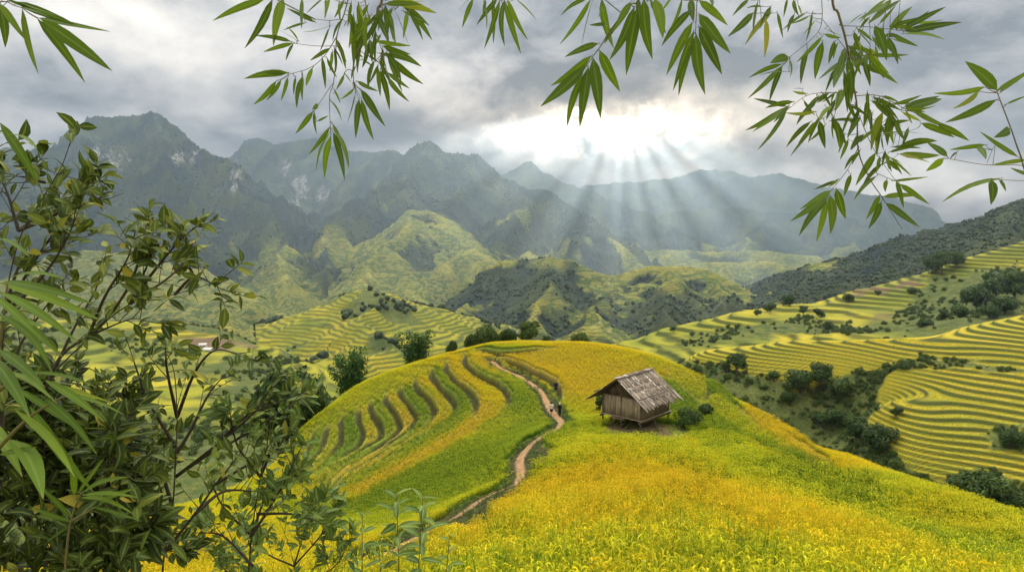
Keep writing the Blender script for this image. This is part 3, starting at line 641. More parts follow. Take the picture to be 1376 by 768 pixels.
mountain("hill", [([(655,366,2100),(680,349,2050),(720,347,2000),(742,345,1980),(770,352,1930),(800,366,1900),(830,372,1900),(870,357,1900),(905,354,1880),(940,361,1850),(975,374,1800),(1005,388,1750),(1022,408,1650)], .5, .05),
         ([(742,345,1980),(735,385,1650),(715,425,1400)], .46, .05), ([(830,372,1900),(805,405,1550),(790,440,1300)], .45, .05), ([(905,354,1880),(890,395,1550),(900,430,1300)], .45, .05), ([(975,374,1800),(965,405,1500)], .45, .05)],
         (600,1080), (1050,2400), (480,330), M_MTN, 661, .85, 180, -330, paint_forest(-110, -.0), 2.5, .75)
# -- forest hill, right
mountain("forest_hill", [([(990,418,2100),(1060,381,1950),(1100,366,1880),(1130,352,1800),(1165,342,1740),(1190,333,1700),(1220,322,1650),(1250,308,1600),(1300,293,1550),(1340,284,1520),(1376,270,1500),(1460,250,1450),(1560,235,1400)], .42, .03),
         ([(1250,308,1600),(1210,350,1300),(1170,385,1080)], .38, .03), ([(1376,270,1500),(1340,320,1200),(1300,360,960)], .36, .03), ([(1130,352,1800),(1090,385,1450),(1040,410,1250)], .36, .03)],
         (930,1560), (820,2500), (520,330), M_MTN, 681, .8, 170, -330, paint_forest(-40, .6), 2.)
# slopes that come down from the massif to the left-hand valley
mountain("hill", [([(60,330,3300),(140,338,3000),(205,348,2700),(262,362,2400),(318,388,2000),(362,425,1650),(392,458,1400)], .46, .05), ([(205,348,2700),(215,385,2150),(232,420,1700)], .42, .04), ([(262,362,2400),(290,400,1850),(305,436,1450)], .42, .04), ([(60,330,3300),(40,380,2400),(60,420,1800)], .42, .04), ([(385,330,3100),(378,372,2500),(392,410,2000),(402,448,1600)], .5, .05)],
         (-160,470), (1150,3600), (460,320), M_MTN, 691, .8, 200, -330, paint_forest(190, -.25), 2., .75)
mountain("hill", [([(840,338,5200),(900,334,5100),(960,338,5000),(1030,336,4800),(1090,345,4500)], .42, .04), ([(870,362,3900),(930,352,3800),(985,352,3600),(1040,352,3400),(1085,366,3000)], .42, .04), ([(985,352,3600),(965,380,2900),(975,402,2500)], .4, .03), ([(900,334,5100),(880,360,4200)], .4, .03), ([(1030,336,4800),(1010,352,4000)], .4, .03)],
         (790,1160), (2300,6000), (380,260), M_MTN, 711, .8, 240, -330, paint_forest(60, -.1), 2., .75)
# field-covered knoll, centre left
mountain("hill", [([(395,462,1150),(430,432,1150),(465,404,1130),(485,390,1120),(497,387,1110),(510,391,1100),(545,412,1060),(580,436,1020),(622,462,950)], .42, .03), ([(497,387,1110),(500,430,930),(510,470,800)], .30, .02)],
         (340,700), (620,1700), (420,360), M_FIELD_FAR, 701, .35, 120, -330,
         lambda x, y, h, d, s, rid: dict(bank=.95*np.exp(-((((h+1.5*fbm(x/60, y/60, 3, 702))/4. % 1)-.5)*3.5)**2), ripe=np.clip(.42+.45*fbm(x/90, y/90, 3, 703), 0, 1), wood=np.maximum(sstep(.1, .3, fbm(x/130, y/130, 4, 704)-.05), sstep(60, 160, y-np.hypot(0, 1110))), soil=0*h), 1., .5)
# valley floor under everything
gN = 60; gxx, gyy = np.meshgrid(np.linspace(-6900, 8100, gN), np.linspace(-500, 11100, gN))
terrain("ground", gxx.ravel(), gyy.ravel(), np.full(gN*gN, -330.) + 12*fbm(gxx.ravel()/700, gyy.ravel()/700, 3, 801), grid_faces(gN, gN), M_MTN, wood=np.full(gN*gN, .6), rock=np.zeros(gN*gN), ripe=np.full(gN*gN, .3))
# ---------------------------------------------------------------- rice, grass and undergrowth (nobody could count them: instanced stuff)
def hidden_obj(mb, name, mat): return mb.build(name, mat, link=False)
def scatter(name, P, rot, scl, idx, protos, label=None, **attrs):
    """one object whose points carry instances of the prototype meshes"""
    cn = bpy.data.collections.new(name + "_forms")
    for k, o in enumerate(protos):
        o.name = f"{name}_form_{chr(97+k)}"; cn.objects.link(o)
    me = bpy.data.meshes.new(name); me.vertices.add(len(P)); me.vertices.foreach_set("co", np.asarray(P, np.float32).ravel())
    for k, a, ty in [("rot", rot, 'FLOAT_VECTOR'), ("scl", scl, 'FLOAT'), ("idx", idx, 'INT')] + [(k, a, 'FLOAT') for k, a in attrs.items()]:
        t = me.attributes.new(k, ty, 'POINT')
        t.data.foreach_set("vector" if ty == 'FLOAT_VECTOR' else "value", np.asarray(a, np.int32 if ty == 'INT' else np.float32).ravel())
    o = bpy.data.objects.new(name, me); COL.objects.link(o)
    ng = bpy.data.node_groups.new(name, 'GeometryNodeTree'); ng.interface.new_socket("Geometry", in_out='INPUT', socket_type='NodeSocketGeometry'); ng.interface.new_socket("Geometry", in_out='OUTPUT', socket_type='NodeSocketGeometry')
    n = ng.nodes; l = ng.links; gi = n.new('NodeGroupInput'); go = n.new('NodeGroupOutput'); ip = n.new('GeometryNodeInstanceOnPoints'); ci = n.new('GeometryNodeCollectionInfo')
    ci.inputs[0].default_value = cn; ci.inputs['Separate Children'].default_value = True; ci.inputs['Reset Children'].default_value = True
    def na(nm, dt):
        q = n.new('GeometryNodeInputNamedAttribute'); q.data_type = dt; q.inputs[0].default_value = nm; return next(s for s in q.outputs if s.enabled and s.name == 'Attribute')
    l.new(gi.outputs[0], ip.inputs['Points']); l.new(ci.outputs[0], ip.inputs['Instance']); ip.inputs['Pick Instance'].default_value = True
    l.new(na("idx", 'INT'), ip.inputs['Instance Index'])
    er = n.new('FunctionNodeEulerToRotation'); l.new(na("rot", 'FLOAT_VECTOR'), er.inputs[0]); l.new(er.outputs[0], ip.inputs['Rotation']); l.new(na("scl", 'FLOAT'), ip.inputs['Scale'])
    l.new(ip.outputs[0], go.inputs[0])
    md = o.modifiers.new("plants", 'NODES'); md.node_group = ng
    return tag(o, kind='stuff')
def blade_strip(mb, b, dirh, H, lean, w, seg, tone, grain=0., droop=0., taper=True):
    """one curved blade from b: rises H, leans out along dirh"""
    t = np.linspace(0, 1, seg+1); s = np.array([-dirh[1], dirh[0], 0])
    C = b + np.outer(t**1.6*lean, [dirh[0], dirh[1], 0]) + np.outer(H*t - droop*t**3, [0, 0, 1])
    ww = w*(np.sin(np.pi*np.clip(t*.85+.12, 0, 1)) if taper else np.minimum(1, (1-t)*3+.25))
    V = np.stack([C - ww[:, None]*s, C + ww[:, None]*s], 1).reshape(-1, 3)
    mb.add(V, [[2*i, 2*i+1, 2*i+3, 2*i+2] for i in range(seg)], tone=tone, grain=grain, hgt=np.repeat(t, 2))
def rice_clump(seed, nb, npn, rad):
    r = np.random.default_rng(seed); mb = MB()
    for i in range(nb):
        a = r.uniform(0, 6.28); q = r.uniform(0, 1)**.5*rad; a2 = a + r.uniform(-1, 1)
        blade_strip(mb, np.array([q*math.cos(a), q*math.sin(a), 0]), (math.cos(a2), math.sin(a2)), r.uniform(.5, 1.0), r.uniform(.05, .30), r.uniform(.005, .0095), 3, r.uniform(0, 1), 0, r.uniform(0, .2))
    for i in range(npn):
        a = r.uniform(0, 6.28); q = r.uniform(0, 1)**.5*rad; a2 = r.uniform(0, 6.28); d = np.array([math.cos(a2), math.sin(a2), 0]); b = np.array([q*math.cos(a), q*math.sin(a), r.uniform(.55, .85)])
        L = r.uniform(.16, .26); t = np.linspace(0, 1, 5); C = b + np.outer(L*t**1.5*.55, d) + np.outer(L*(1.05*t-1.05*t*t), [0, 0, 1])
        for s in (np.array([-d[1], d[0], 0]), np.array([0, 0, 1.])):
            w_ = .0125*np.sin(np.pi*np.clip(t*.8+.15, 0, 1)); V = np.stack([C-w_[:, None]*s, C+w_[:, None]*s], 1).reshape(-1, 3)
            mb.add(V, [[2*i, 2*i+1, 2*i+3, 2*i+2] for i in range(4)], tone=r.uniform(0, 1), grain=1., hgt=np.full(10, .9))
    return mb
def m_rice(nt):
    ripe = nt.attr("ripe", typ='INSTANCER'); tone = nt.attr("tone"); gr = nt.attr("grain"); h = nt.attr("hgt")
    rr = nt.m('ADD', ripe, nt.m('MULTIPLY', nt.m('SUBTRACT', tone, .5), .34), clamp=True)
    leaf = nt.ramp(rr, [(0, (.065, .160, .010)), (.3, (.17, .29, .013)), (.6, (.39, .39, .013)), (1, (.53, .42, .014))])
    low = nt.mix(ripe, (.018, .040, .005), (.06, .055, .007)); leaf = nt.mix(nt.mapr(h, .15, .85), low, leaf)  # blade feet: own darker green, deepened further to stand in for shade
    gcol = nt.ramp(rr, [(0, (.24, .31, .02)), (.4, (.50, .50, .020)), (.75, (.64, .50, .016)), (1, (.62, .43, .018))])
    c = nt.mix(gr, leaf, gcol)
    val = nt.m('MULTIPLY', nt.mapr(tone, 0., 1., .66, 1.36, False), nt.mapr(nt.attr('lum', typ='INSTANCER'), 0., 1., .78, 1.14, False)); c = nt.vm('SCALE', c, val)
    return c, .6, None, .42, c
M_RICE = material("rice_plant", m_rice)
def rot_rand(n, tilt): return np.stack([rng.normal(0, tilt, n), rng.normal(0, tilt, n), rng.uniform(0, 6.28, n)], -1)
cells = gh.reshape(len(gy), len(gx))
def gsamp(A, x, y):
    fx = np.clip((x-gx[0])/GS, 0, len(gx)-1.01); fy = np.clip((y-gy[0])/GS, 0, len(gy)-1.01); i = fx.astype(int); j = fy.astype(int); u = fx-i; v = fy-j; A = A.reshape(len(gy), len(gx))
    return (A[j, i]*(1-u)+A[j, i+1]*u)*(1-v) + (A[j+1, i]*(1-u)+A[j+1, i+1]*u)*v
def pts_ring(d0, d1, dens, amax=47):
    s = 1/math.sqrt(dens); X_, Y_ = np.meshgrid(np.arange(-72, 72, s), np.arange(0, d1, s)); x = X_.ravel() + rng.uniform(-.42, .42, X_.size)*s; y = Y_.ravel() + rng.uniform(-.42, .42, X_.size)*s
    r = np.hypot(x, y); k = (np.abs(x) < 72) & (r > d0) & (r < d1) & (np.abs(np.degrees(np.arctan2(x, y))) < amax); return x[k], y[k]
def rice_ok(x, y):
    return (gsamp(gbank, x, y) < .06) & (gsamp(gpath, x, y) < .1) & (gsamp(gweed, x, y) < .45) & (gsamp(gyard, x, y) < .5) & (np.hypot(x, y) > 7.5) & (gsamp(gh, x, y) > -52)
protos = [rice_clump(i, 24, 12, .15) for i in range(3)] + [rice_clump(10+i, 24, 16, .30) for i in range(3)]
X, Y, I = [], [], []
for d0, d1, dens, i0 in ((7.5, 28, 18, 0), (28, 55, 11, 3), (55, 122, 11, 3)):
    x, y = pts_ring(d0, d1, dens); k = rice_ok(x, y); X.append(x[k]); Y.append(y[k]); I.append(rng.integers(i0, i0+3, k.sum()))
X = np.concatenate(X); Y = np.concatenate(Y); I = np.concatenate(I)
fz = sstep(30, 60, Y)
rows = np.sin(2*np.pi*(Y + .2*X + .8*fbm(X/6, Y/6, 2, 95))/.8)*(1-fz)
rp = np.clip(gsamp(gripe, X, Y) + rng.normal(0, 1, len(X))*(.10 - .065*fz), 0, 1)
scatter("rice_field", np.stack([X, Y, gsamp(gh, X, Y)-.03], -1), rot_rand(len(X), 1.)*np.stack([.14-.09*fz, .14-.09*fz, 1+0*fz], -1), (1 + rng.normal(0, 1, len(X))*(.13-.09*fz))*(.95+.3*sstep(22, 11, Y))*(1+.09*rows)*(1-.1*rp)*(1-.28*sstep(45, 75, Y)), I, [hidden_obj(m, "rice", M_RICE) for m in protos], ripe=rp, lum=np.clip(.52 + .26*rows + .33*fz - .75*gsamp(gedge, X, Y) + .30*fbm(X/.9, Y/.9, 2, 91)*(1-.6*fz) + rng.normal(0, .22, len(X)), 0, 1))  # lum: shading of terrace edges and row gaps put into the rice colour
# longer green blades stand out of the crop close to the camera
x, y = pts_ring(7.5, 19, 5); k = rice_ok(x, y); x, y = x[k], y[k]
def tall_blades(seed):
    r = np.random.default_rng(seed); mb = MB()
    for i in range(16):
        a = r.uniform(0, 6.28); q = r.uniform(0, .2); a2 = r.uniform(0, 6.28); blade_strip(mb, np.array([q*math.cos(a), q*math.sin(a), 0]), (math.cos(a2), math.sin(a2)), r.uniform(.85, 1.25), r.uniform(.12, .42), r.uniform(.007, .011), 5, r.uniform(0, .8), 0, r.uniform(.05, .3))
    return mb
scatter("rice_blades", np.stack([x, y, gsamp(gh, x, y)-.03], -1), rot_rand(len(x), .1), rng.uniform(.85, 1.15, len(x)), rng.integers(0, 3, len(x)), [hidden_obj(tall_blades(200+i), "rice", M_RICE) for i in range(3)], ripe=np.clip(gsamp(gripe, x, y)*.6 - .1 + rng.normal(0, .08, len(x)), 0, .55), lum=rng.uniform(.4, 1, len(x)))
# grass on the banks and beside the path, broad-leaved weeds
def tuft(seed, n, hgt, w):
    r = np.random.default_rng(seed); mb = MB()
    for i in range(n):
        a = r.uniform(0, 6.28); q = r.uniform(0, .14); blade_strip(mb, np.array([q*math.cos(a), q*math.sin(a), 0]), (math.cos(a), math.sin(a)), hgt*r.uniform(.5, 1), r.uniform(.05, .25)*hgt/.3, w, 3, r.uniform(0, 1), 0, .1*hgt)
    return mb
def leafy(seed, n, hgt, L):
    r = np.random.default_rng(seed); mb = MB()
    for i in range(n):
        a = r.uniform(0, 6.28); q = r.uniform(0, .3); b = np.array([q*math.cos(a), q*math.sin(a), hgt*r.uniform(.15, 1)*(1-q*1.5)]); leaf(mb, b, b + L*r.uniform(.6, 1.2)*np.array([math.cos(a+r.normal(0, .6)), math.sin(a+r.normal(0, .6)), r.uniform(-.5, .5)]), .36, r, 3, tone=r.uniform(0, 1))
    return mb
def leaf(mb, base, tip, wr, r, seg=5, tone=.5, nrm=None, droop=.12, belly=.42, fold=.25, curve=0.):
    """leaf blade between two points: width ratio wr, folded along its midrib, drooping"""
    base = np.asarray(base, float); tip = np.asarray(tip, float); ax = tip-base; L = np.linalg.norm(ax)+1e-9; ax = ax/L
    if nrm is None: nrm = r.normal(0, 1, 3) + np.array([0, -.6, .9])
    nrm = nrm - ax*np.dot(nrm, ax); nrm = nrm/(np.linalg.norm(nrm)+1e-9); sd_ = np.cross(ax, nrm)
    t = np.linspace(0, 1, seg+1); ww = wr*L*.5*np.where(t < belly, np.sin(.5*np.pi*t/belly)**.75, np.cos(.5*np.pi*(t-belly)/(1-belly))**.9) + .0006
    C = base + np.outer(t*L, ax) + np.outer(np.sin(np.pi*t)*L*droop, nrm) + np.outer(np.sin(np.pi*t)*L*curve, sd_)
    up = fold*ww
    V = np.stack([C - ww[:, None]*sd_ + up[:, None]*nrm, C, C + ww[:, None]*sd_ + up[:, None]*nrm], 1).reshape(-1, 3)
    mb.add(V, [[3*i+j, 3*i+j+1, 3*i+j+4, 3*i+j+3] for i in range(seg) for j in (0, 1)], tone=tone, mid=np.tile([0., 1., 0.], seg+1), along=np.repeat(t, 3))
def m_weed(nt):
    t = nt.attr("tone"); o = nt.m('FRACT', nt.m('MULTIPLY', nt.new('ShaderNodeObjectInfo').outputs['Random'], 7.))
    c = nt.ramp(nt.m('ADD', nt.m('MULTIPLY', t, .6), nt.m('MULTIPLY', o, .4)), [(0, (.025, .06, .010)), (.5, (.06, .115, .016)), (1, (.14, .19, .025))]); return c, .6, None, .3, c
M_WEED = material("weeds", m_weed)
M_BANKG = material("bank_grass", lambda nt: (nt.ramp(nt.attr('tone'), [(0, (.020, .030, .008)), (.6, (.05, .062, .014)), (1, (.11, .11, .03))]), .8, None, .2, (.06, .08, .015)))
x, y = pts_ring(9, 118, 20, 42); b = gsamp(gbank, x, y); wd = gsamp(gweed, x, y); pt = gsamp(gpath, x, y); yd = gsamp(gyard, x, y)
k = (pt < .35) & (((b > .3) & (rng.uniform(0, 1, len(x)) < .12)) | ((wd > .4) & (rng.uniform(0, 1, len(x)) < .35)) | ((yd > .4) & (rng.uniform(0, 1, len(x)) < .2))); x, y = x[k], y[k]
pj = [tuft(i+40, 16, .18, .008) for i in range(3)]
scatter("grass", np.stack([x, y, gsamp(gh, x, y)-.02], -1), rot_rand(len(x), .2), rng.uniform(.6, 1.3, len(x)), rng.integers(0, 3, len(x)), [hidden_obj(m, "grass", M_BANKG) for m in pj])
x, y = pts_ring(9, 110, 7, 42); wd = gsamp(gweed, x, y); pt = gsamp(gpath, x, y); nz_ = perlin(x/2.1, y/2.1, 77)
pd_, sg_, _, _ = sdist(x, y, PATH3[::2]); k = (pt < .05) & (wd > .5) & (nz_ > -.1) & (pd_ > .6) & (rng.uniform(0, 1, len(x)) < .5); lo_ = np.where((sg_ < 0) | (y > 55) | (pd_ > 9), 1., .5); x, y = x[k], y[k]; nz_ = nz_[k]; lo_ = lo_[k]
pj = [leafy(i+60, 34, .55, .17) for i in range(3)]
scatter("undergrowth", np.stack([x, y, gsamp(gh, x, y)-.02], -1), rot_rand(len(x), .15), (.5 + 1.0*np.clip(nz_+.25, 0, 1))*lo_*rng.uniform(.7, 1.2, len(x)), rng.integers(0, 3, len(x)), [hidden_obj(m, "weed", M_WEED) for m in pj])
# ---------------------------------------------------------------- trees
def m_leafy(name, dark, mid, light, tr=.25):
    def f(nt):
        t = nt.attr("tone"); o = nt.new('ShaderNodeObjectInfo').outputs['Random']
        v = nt.m('ADD', nt.m('MULTIPLY', t, .75), nt.m('MULTIPLY', o, .25)); c = nt.ramp(v, [(0, dark), (.5, mid), (1, light)])
        return c, .65, None, tr, c
    return material(name, f)
M_CROWN = m_leafy("tree_leaves", (.014, .032, .009), (.045, .080, .016), (.12, .16, .03))
M_BAMBOO_CROWN = m_leafy("bamboo_leaves", (.012, .036, .008), (.034, .082, .013), (.09, .165, .024))
def m_bark(nt):
    p = nt.obj(); n = nt.noise(p, 9, 5, .65); return nt.mix(nt.mapr(n, .3, .7), (.045, .032, .022), (.13, .10, .07)), .9, nt.bump(n, .5, .03)
M_BARK = material("bark", m_bark)
def rand_unit(r, n): v = r.normal(0, 1, (n, 3)); return v/np.linalg.norm(v, axis=1)[:, None]
def leaf_quads(mb, C, N, size, r, tone, asp=1.7):
    """many small pointed leaf sprays: centre, normal, size"""
    n = len(C); N = N/np.linalg.norm(N, axis=1)[:, None]; a = np.cross(N, rand_unit(r, n)); a /= np.linalg.norm(a, axis=1)[:, None]+1e-9; b = np.cross(N, a)
    s = (np.broadcast_to(size, (n,))*r.uniform(.6, 1.3, n))[:, None]
    V = np.stack([C - a*s*asp*.5, C + b*s*.42 + N*s*.12, C + a*s*asp*.5, C - b*s*.42 + N*s*.12], 1).reshape(-1, 3)
    mb.add(V, np.arange(4*n).reshape(n, 4), tone=np.repeat(tone, 4))
def crown_mesh(seed, lobes, n, size, hole=.0):
    """lobes: (centre, radii); leaves fill a ragged shell of each, thinner inside"""
    r = np.random.default_rng(seed); mb = MB()
    for (c, rad) in lobes:
        c = np.asarray(c, float); rad = np.asarray(rad, float); m = int(n*np.prod(rad)**(2/3)/sum(np.prod(np.asarray(q[1], float))**(2/3) for q in lobes))
        u = rand_unit(r, m); sh = perlin(u[:, 0]*2.3+c[0], u[:, 1]*2.3+u[:, 2]*1.9, seed)*.38 + 1
        q = (r.uniform(.35, 1, m)**.45)*sh; P = c + u*rad*q[:, None]
        tone = np.clip(.38 + .30*perlin(P[:, 0]*1.3/rad.mean(), P[:, 1]*1.3/rad.mean()+P[:, 2]/rad.mean(), seed+1) + r.normal(0, .16, m), 0, 1)
        leaf_quads(mb, P, u + .8*rand_unit(r, m) + np.array([0, 0, .3]), size, r, tone)
    return mb
def broad_tree(seed, H, W, n=1500, size=None, trunk=.3, nl=9):
    """unit returned: (trunk mesh builder, crown mesh builder)"""
    r = np.random.default_rng(seed); tk = MB(); lobes = []
    th = H*trunk; top = np.array([r.normal(0, .03)*H, r.normal(0, .03)*H, H*.72])
    tk.tube([[0, 0, -.4], [0, 0, th*.5], [top[0]*.5, top[1]*.5, th], top], [H*.028, H*.022, H*.017, H*.005], 7)
    for i in range(nl):
        a = i*2.4 + r.uniform(-.4, .4); z = r.uniform(trunk+.12, .9)*H; q = W*.5*(1-abs(z/H-.55)*1.1)*r.uniform(.35, .75)
        c = np.array([math.cos(a)*q, math.sin(a)*q, z]); rad = np.array([1, 1, .78])*W*r.uniform(.17, .27); lobes.append((c, rad))
        s = np.array([0, 0, th*r.uniform(.7, 1.1)]); tk.tube([s, (s+c)/2 + [0, 0, -.02*H], c], [H*.011, H*.008, H*.003], 5)
    lobes.append((np.array([0, 0, H*.62]), np.array([.26, .26, .3])*W))
    return tk, crown_mesh(seed+7, lobes, n, size or W*.055)
def bamboo_clump(seed, H, W, n=2200):
    r = np.random.default_rng(seed); tk = MB(); lobes = []
    for i in range(15):
        a = r.uniform(0, 6.28); q = r.uniform(.1, .5)*W; h = H*r.uniform(.62, 1.0)*(1-.25*q/W); b = np.array([math.cos(a)*.12*W*r.uniform(0, 1), math.sin(a)*.12*W*r.uniform(0, 1), -.3])
        t = np.array([math.cos(a)*q, math.sin(a)*q, h]); m = b*.5 + np.array([math.cos(a)*q*.35, math.sin(a)*q*.35, h*.62]); tk.tube([b, m, t], [.05, .04, .015], 5)
        for k, f in enumerate((.34, .55, .78, 1.)):
            c = b*(1-f)**2 + 2*f*(1-f)*m + f*f*t; lobes.append((c + r.normal(0, .05, 3)*W, np.array([1, 1, 1.25])*W*r.uniform(.12, .20)*(1.25-.45*k/3)))
    return tk, crown_mesh(seed+7, lobes, n, W*.045)
def tree_thing(name, loc, tk, cr, label, cat, group=None, mat=M_CROWN, sc=1., rz=0.):
    t = empty(name, loc, rz, label, cat, group); t.scale = (sc, sc, sc)
    for nm, d in (("trunk", tk), ("crown", cr)):
        o = d.copy(); o.name = nm; COL.objects.link(o); o.parent = t
    return t
def tree_kind(mbs, mat): return mbs[0].build("trunk", M_BARK, link=False), mbs[1].build("crown", mat, link=False)
KB = [tree_kind(bamboo_clump(300+i, 10., 7.5, 4200), M_BAMBOO_CROWN) for i in range(2)]
KT = [tree_kind(broad_tree(320+i, 8., (8.2, 6.6, 7.4)[i], 2600), M_CROWN) for i in range(3)]
KS = [tree_kind(broad_tree(340+i, 5., (6.5, 7.2)[i], 2000, None, .12, 8), M_CROWN) for i in range(2)]      # low bushy trees
def ground_v(x, y):
    """height of the highest sheet at each point (coarse: no fine relief)"""
    r_ = np.hypot(x, y); az_ = np.degrees(np.arctan2(x, y)); out = np.full(x.shape, -1e9)
    k = (np.abs(x) < 73) & (y > -13) & (y < 169); out[k] = gsamp(gh, x[k], y[k])
    for HH, lo, hi, a0, a1 in ((HR, 120, 560, 9, 50), (HN, 400, 1150, 4, 46), (HL, 70, 1050, -62, 8)):
        k = (r_ > lo) & (r_ < hi) & (az_ > a0) & (az_ < a1)
        if k.any(): out[k] = np.maximum(out[k], HH(x[k], y[k]))
    return out
TD = np.exp(np.linspace(math.log(60), math.log(1100), 900))
def place_tree(name, px, py_base, hpx, D, kind, label, cat="tree", group=None):
    """a tree whose foot shows at (px, py_base); D None: where the photo ray first meets the ground"""
    d = ray(px, py_base); d = d/d[1]; D0 = D
    if D is not None:                                # just beyond the crest of the near hill
        dd = np.linspace(30, 150, 400); D = dd[np.argmax(ground_v(d[0]*dd, dd)/dd)]*1.04 + 2.
    else:
        hit = np.where(d[2]*TD < ground_v(d[0]*TD, TD))[0]; D = TD[hit[0]] if len(hit) else 600.
    p = d*D; z = float(ground_v(np.array([p[0]]), np.array([p[1]]))[0]); z = p[2] if z < -1e8 else z
    dt = ray(px, py_base-hpx); dt = dt/dt[1]; hgt = min(max(dt[2]*D - z, hpx*D/F), 2.2*hpx*D/F + 2) if D0 is not None else hpx*D/F      # its top shows hpx above the foot
    K, H = kind; H0_ = {id(KB): 10., id(KT): 8., id(KS): 5.}[id(K)]; i = (int(px)*7 + int(py_base)) % len(K)
    t = tree_thing(name, (p[0], p[1], z - .1), K[i][0], K[i][1], label, cat, group, sc=hgt/H0_, rz=(px*1.7) % 6.28)
    w_ = min(1., max(.45, 1.25*hpx*D/F/hgt)); t.scale = (t.scale[0]*w_, t.scale[1]*w_, t.scale[2]); return t
BT = (KB, 1.); TT = (KT, 1.); ST = (KS, 1.)
place_tree("bamboo_clump", 470, 532, 72, 128, BT, "dark plumed bamboo clump behind the left end of the yellow terraces", "bamboo")
place_tree("bamboo_clump", 558, 496, 60, 150, BT, "dark bamboo clump poking above the terraced hill, left of the footpath top", "bamboo")
place_tree("leafy_tree", 402, 546, 52, 118, ST, "mid green bushy tree below the bamboo clump at the left foot of the hill", "tree")
place_tree("leafy_tree", 372, 540, 60, 135, TT, "darker tree half hidden behind the bushy tree left of the bamboo", "tree")
place_tree("leafy_tree", 655, 459, 24, 128, ST, "low spreading tree on the skyline right behind the top of the footpath", "tree")
place_tree("leafy_tree", 634, 461, 16, 130, TT, "small slim dark tree at the left end of the row on the hill crest", "tree")
place_tree("leafy_tree", 711, 457, 30, 126, TT, "round topped tree standing alone on the hill crest, tallest there", "tree")
place_tree("leafy_tree", 682, 458, 20, 132, TT, "dark tree on the crest between the spreading tree and the round one", "tree")
place_tree("shrub", 780, 462, 17, 122, ST, "small round bush on the crest right of the round topped tree", "bush")
place_tree("shrub", 607, 468, 9, 128, ST, "tiny bush on the crest left of the row of trees", "bush")
place_tree("shrub", 735, 458, 6, 125, ST, "lowest dark bush on the crest just right of the round topped tree", "bush")
G1 = "trees in the gully below the right hand terraces"
for px, py, h, k, lb in [(990,505,34,TT,"tree on the grassy slope at the upper left end of the right gully"),(1075,530,32,ST,"broad bush at the left edge of the gully thicket"),(1102,528,42,TT,"pointed dark tree, tallest of the gully thicket"),(1128,536,30,ST,"pale round bush at the right edge of the gully thicket"),
        (1118,580,34,TT,"dark tree rising just beyond the green rice shoulder"),(1150,598,40,TT,"leafy tree at the foot of the terraces, left of the rounder one"),(1178,606,40,ST,"rounder leafy tree at the foot of the terraces"),(1098,572,18,ST,"low bush left of the dark tree beyond the rice shoulder"),
        (1318,682,56,ST,"big dark spreading bush at the lower right under the terraces"),(1290,668,30,ST,"smaller bush hugging the left side of the big spreading bush"),(1362,690,34,ST,"bush at the right border below the terraces"),(1360,602,28,ST,"scrubby bush growing in the middle of the right terraces"),(975,500,14,ST,"small bush left of the tree on the upper gully slope"),(1040,512,14,ST,"small dark shrub between upper slope and thicket"),(1205,560,12,ST,"tiny bush at the left end of the right terraces"),(1060,545,16,ST,"low scrub bush below the gully thicket")]:
    place_tree("gully_tree", px, py, h, None, k, lb, "tree", G1)
G2 = "trees on the second ridge of fields"
for px, py, h, k, lb in [(1140,408,14,TT,"lone tree standing in the fields left of the upper brown plot"),(1112,446,16,TT,"lone round tree above the end of the terraced crest"),(960,462,12,TT,"slim dark tree at the left end of the second ridge"),(1035,420,12,ST,"leftmost tree of the clump on the second ridge skyline"),(1060,413,15,ST,"middle tree of the clump on the second ridge skyline"),(1080,409,16,TT,"rightmost tree of the clump on the second ridge skyline"),
        (1100,405,10,ST,"small bush right of the skyline clump"),(1018,424,9,ST,"small bush left of the skyline clump"),(1265,368,32,TT,"tall dark tree above the yellow strips at the upper right"),(1252,366,24,ST,"shorter tree leaning on the tall dark tree at the upper right"),(1285,360,20,ST,"bush right of the tall dark tree at the upper right"),
        (1338,408,44,TT,"tallest tree of the dark grove at the right edge"),(1362,410,48,TT,"right hand tree of the dark grove by the photo edge"),(1312,416,34,ST,"broad tree in front of the dark grove"),(1350,424,28,ST,"low broad tree at the foot of the dark grove"),(1330,430,22,ST,"bush at the grove foot touching the terraces"),(1290,428,20,ST,"bush left of the dark grove"),(1268,432,18,TT,"small tree left of the grove bushes"),(1240,442,14,ST,"bush below the lower brown plot"),
        (1180,398,8,ST,"small dark bush beside the upper brown plot"),(905,446,8,ST,"small bush on the left flank of the second ridge"),(930,452,7,ST,"tiny bush below the left flank fields"),(1225,395,10,ST,"bush on the strip edge right of the brown plot")]:
    place_tree("field_tree", px, py, h, None, k, lb, "tree", G2)
# woods far off read as one mass: low crowns scattered where the hills are wooded
def low_crown(seed):
    r = np.random.default_rng(seed); import bmesh
    bm = bmesh.new(); bmesh.ops.create_icosphere(bm, subdivisions=2, radius=1); V = np.array([v.co[:] for v in bm.verts]); Fq = np.array([[v.index for v in f.verts] for f in bm.faces]); bm.free()
    d = 1 + .28*perlin(V[:, 0]*2.1+seed, V[:, 1]*2.1+V[:, 2]*1.7, seed) + r.normal(0, .10, len(V)); V = V*d[:, None]*np.array([1, 1, 1.1]); V[:, 2] += .55
    mb = MB(); mb.add(V, Fq, tone=np.clip(.4 + .5*r.normal(0, .5, len(V)), 0, 1)); return mb
wood_m = m_leafy("woodland", (.012, .022, .009), (.030, .046, .015), (.060, .078, .022), .12)
scrub_m = m_leafy("scrub_leaves", (.014, .030, .007), (.052, .085, .015), (.13, .17, .032), .2)
WF = [low_crown(i) for i in range(5)]
BF = [crown_mesh(900+i, [((0, 0, .55), (.9, .9, .6)), ((.4*(i % 3-1), .3, .5), (.55, .6, .5)), ((-.3, .25*(i % 2), .9), (.5, .45, .5)), ((.1, -.5, .4), (.5, .45, .4))], 420, .17) for i in range(5)]
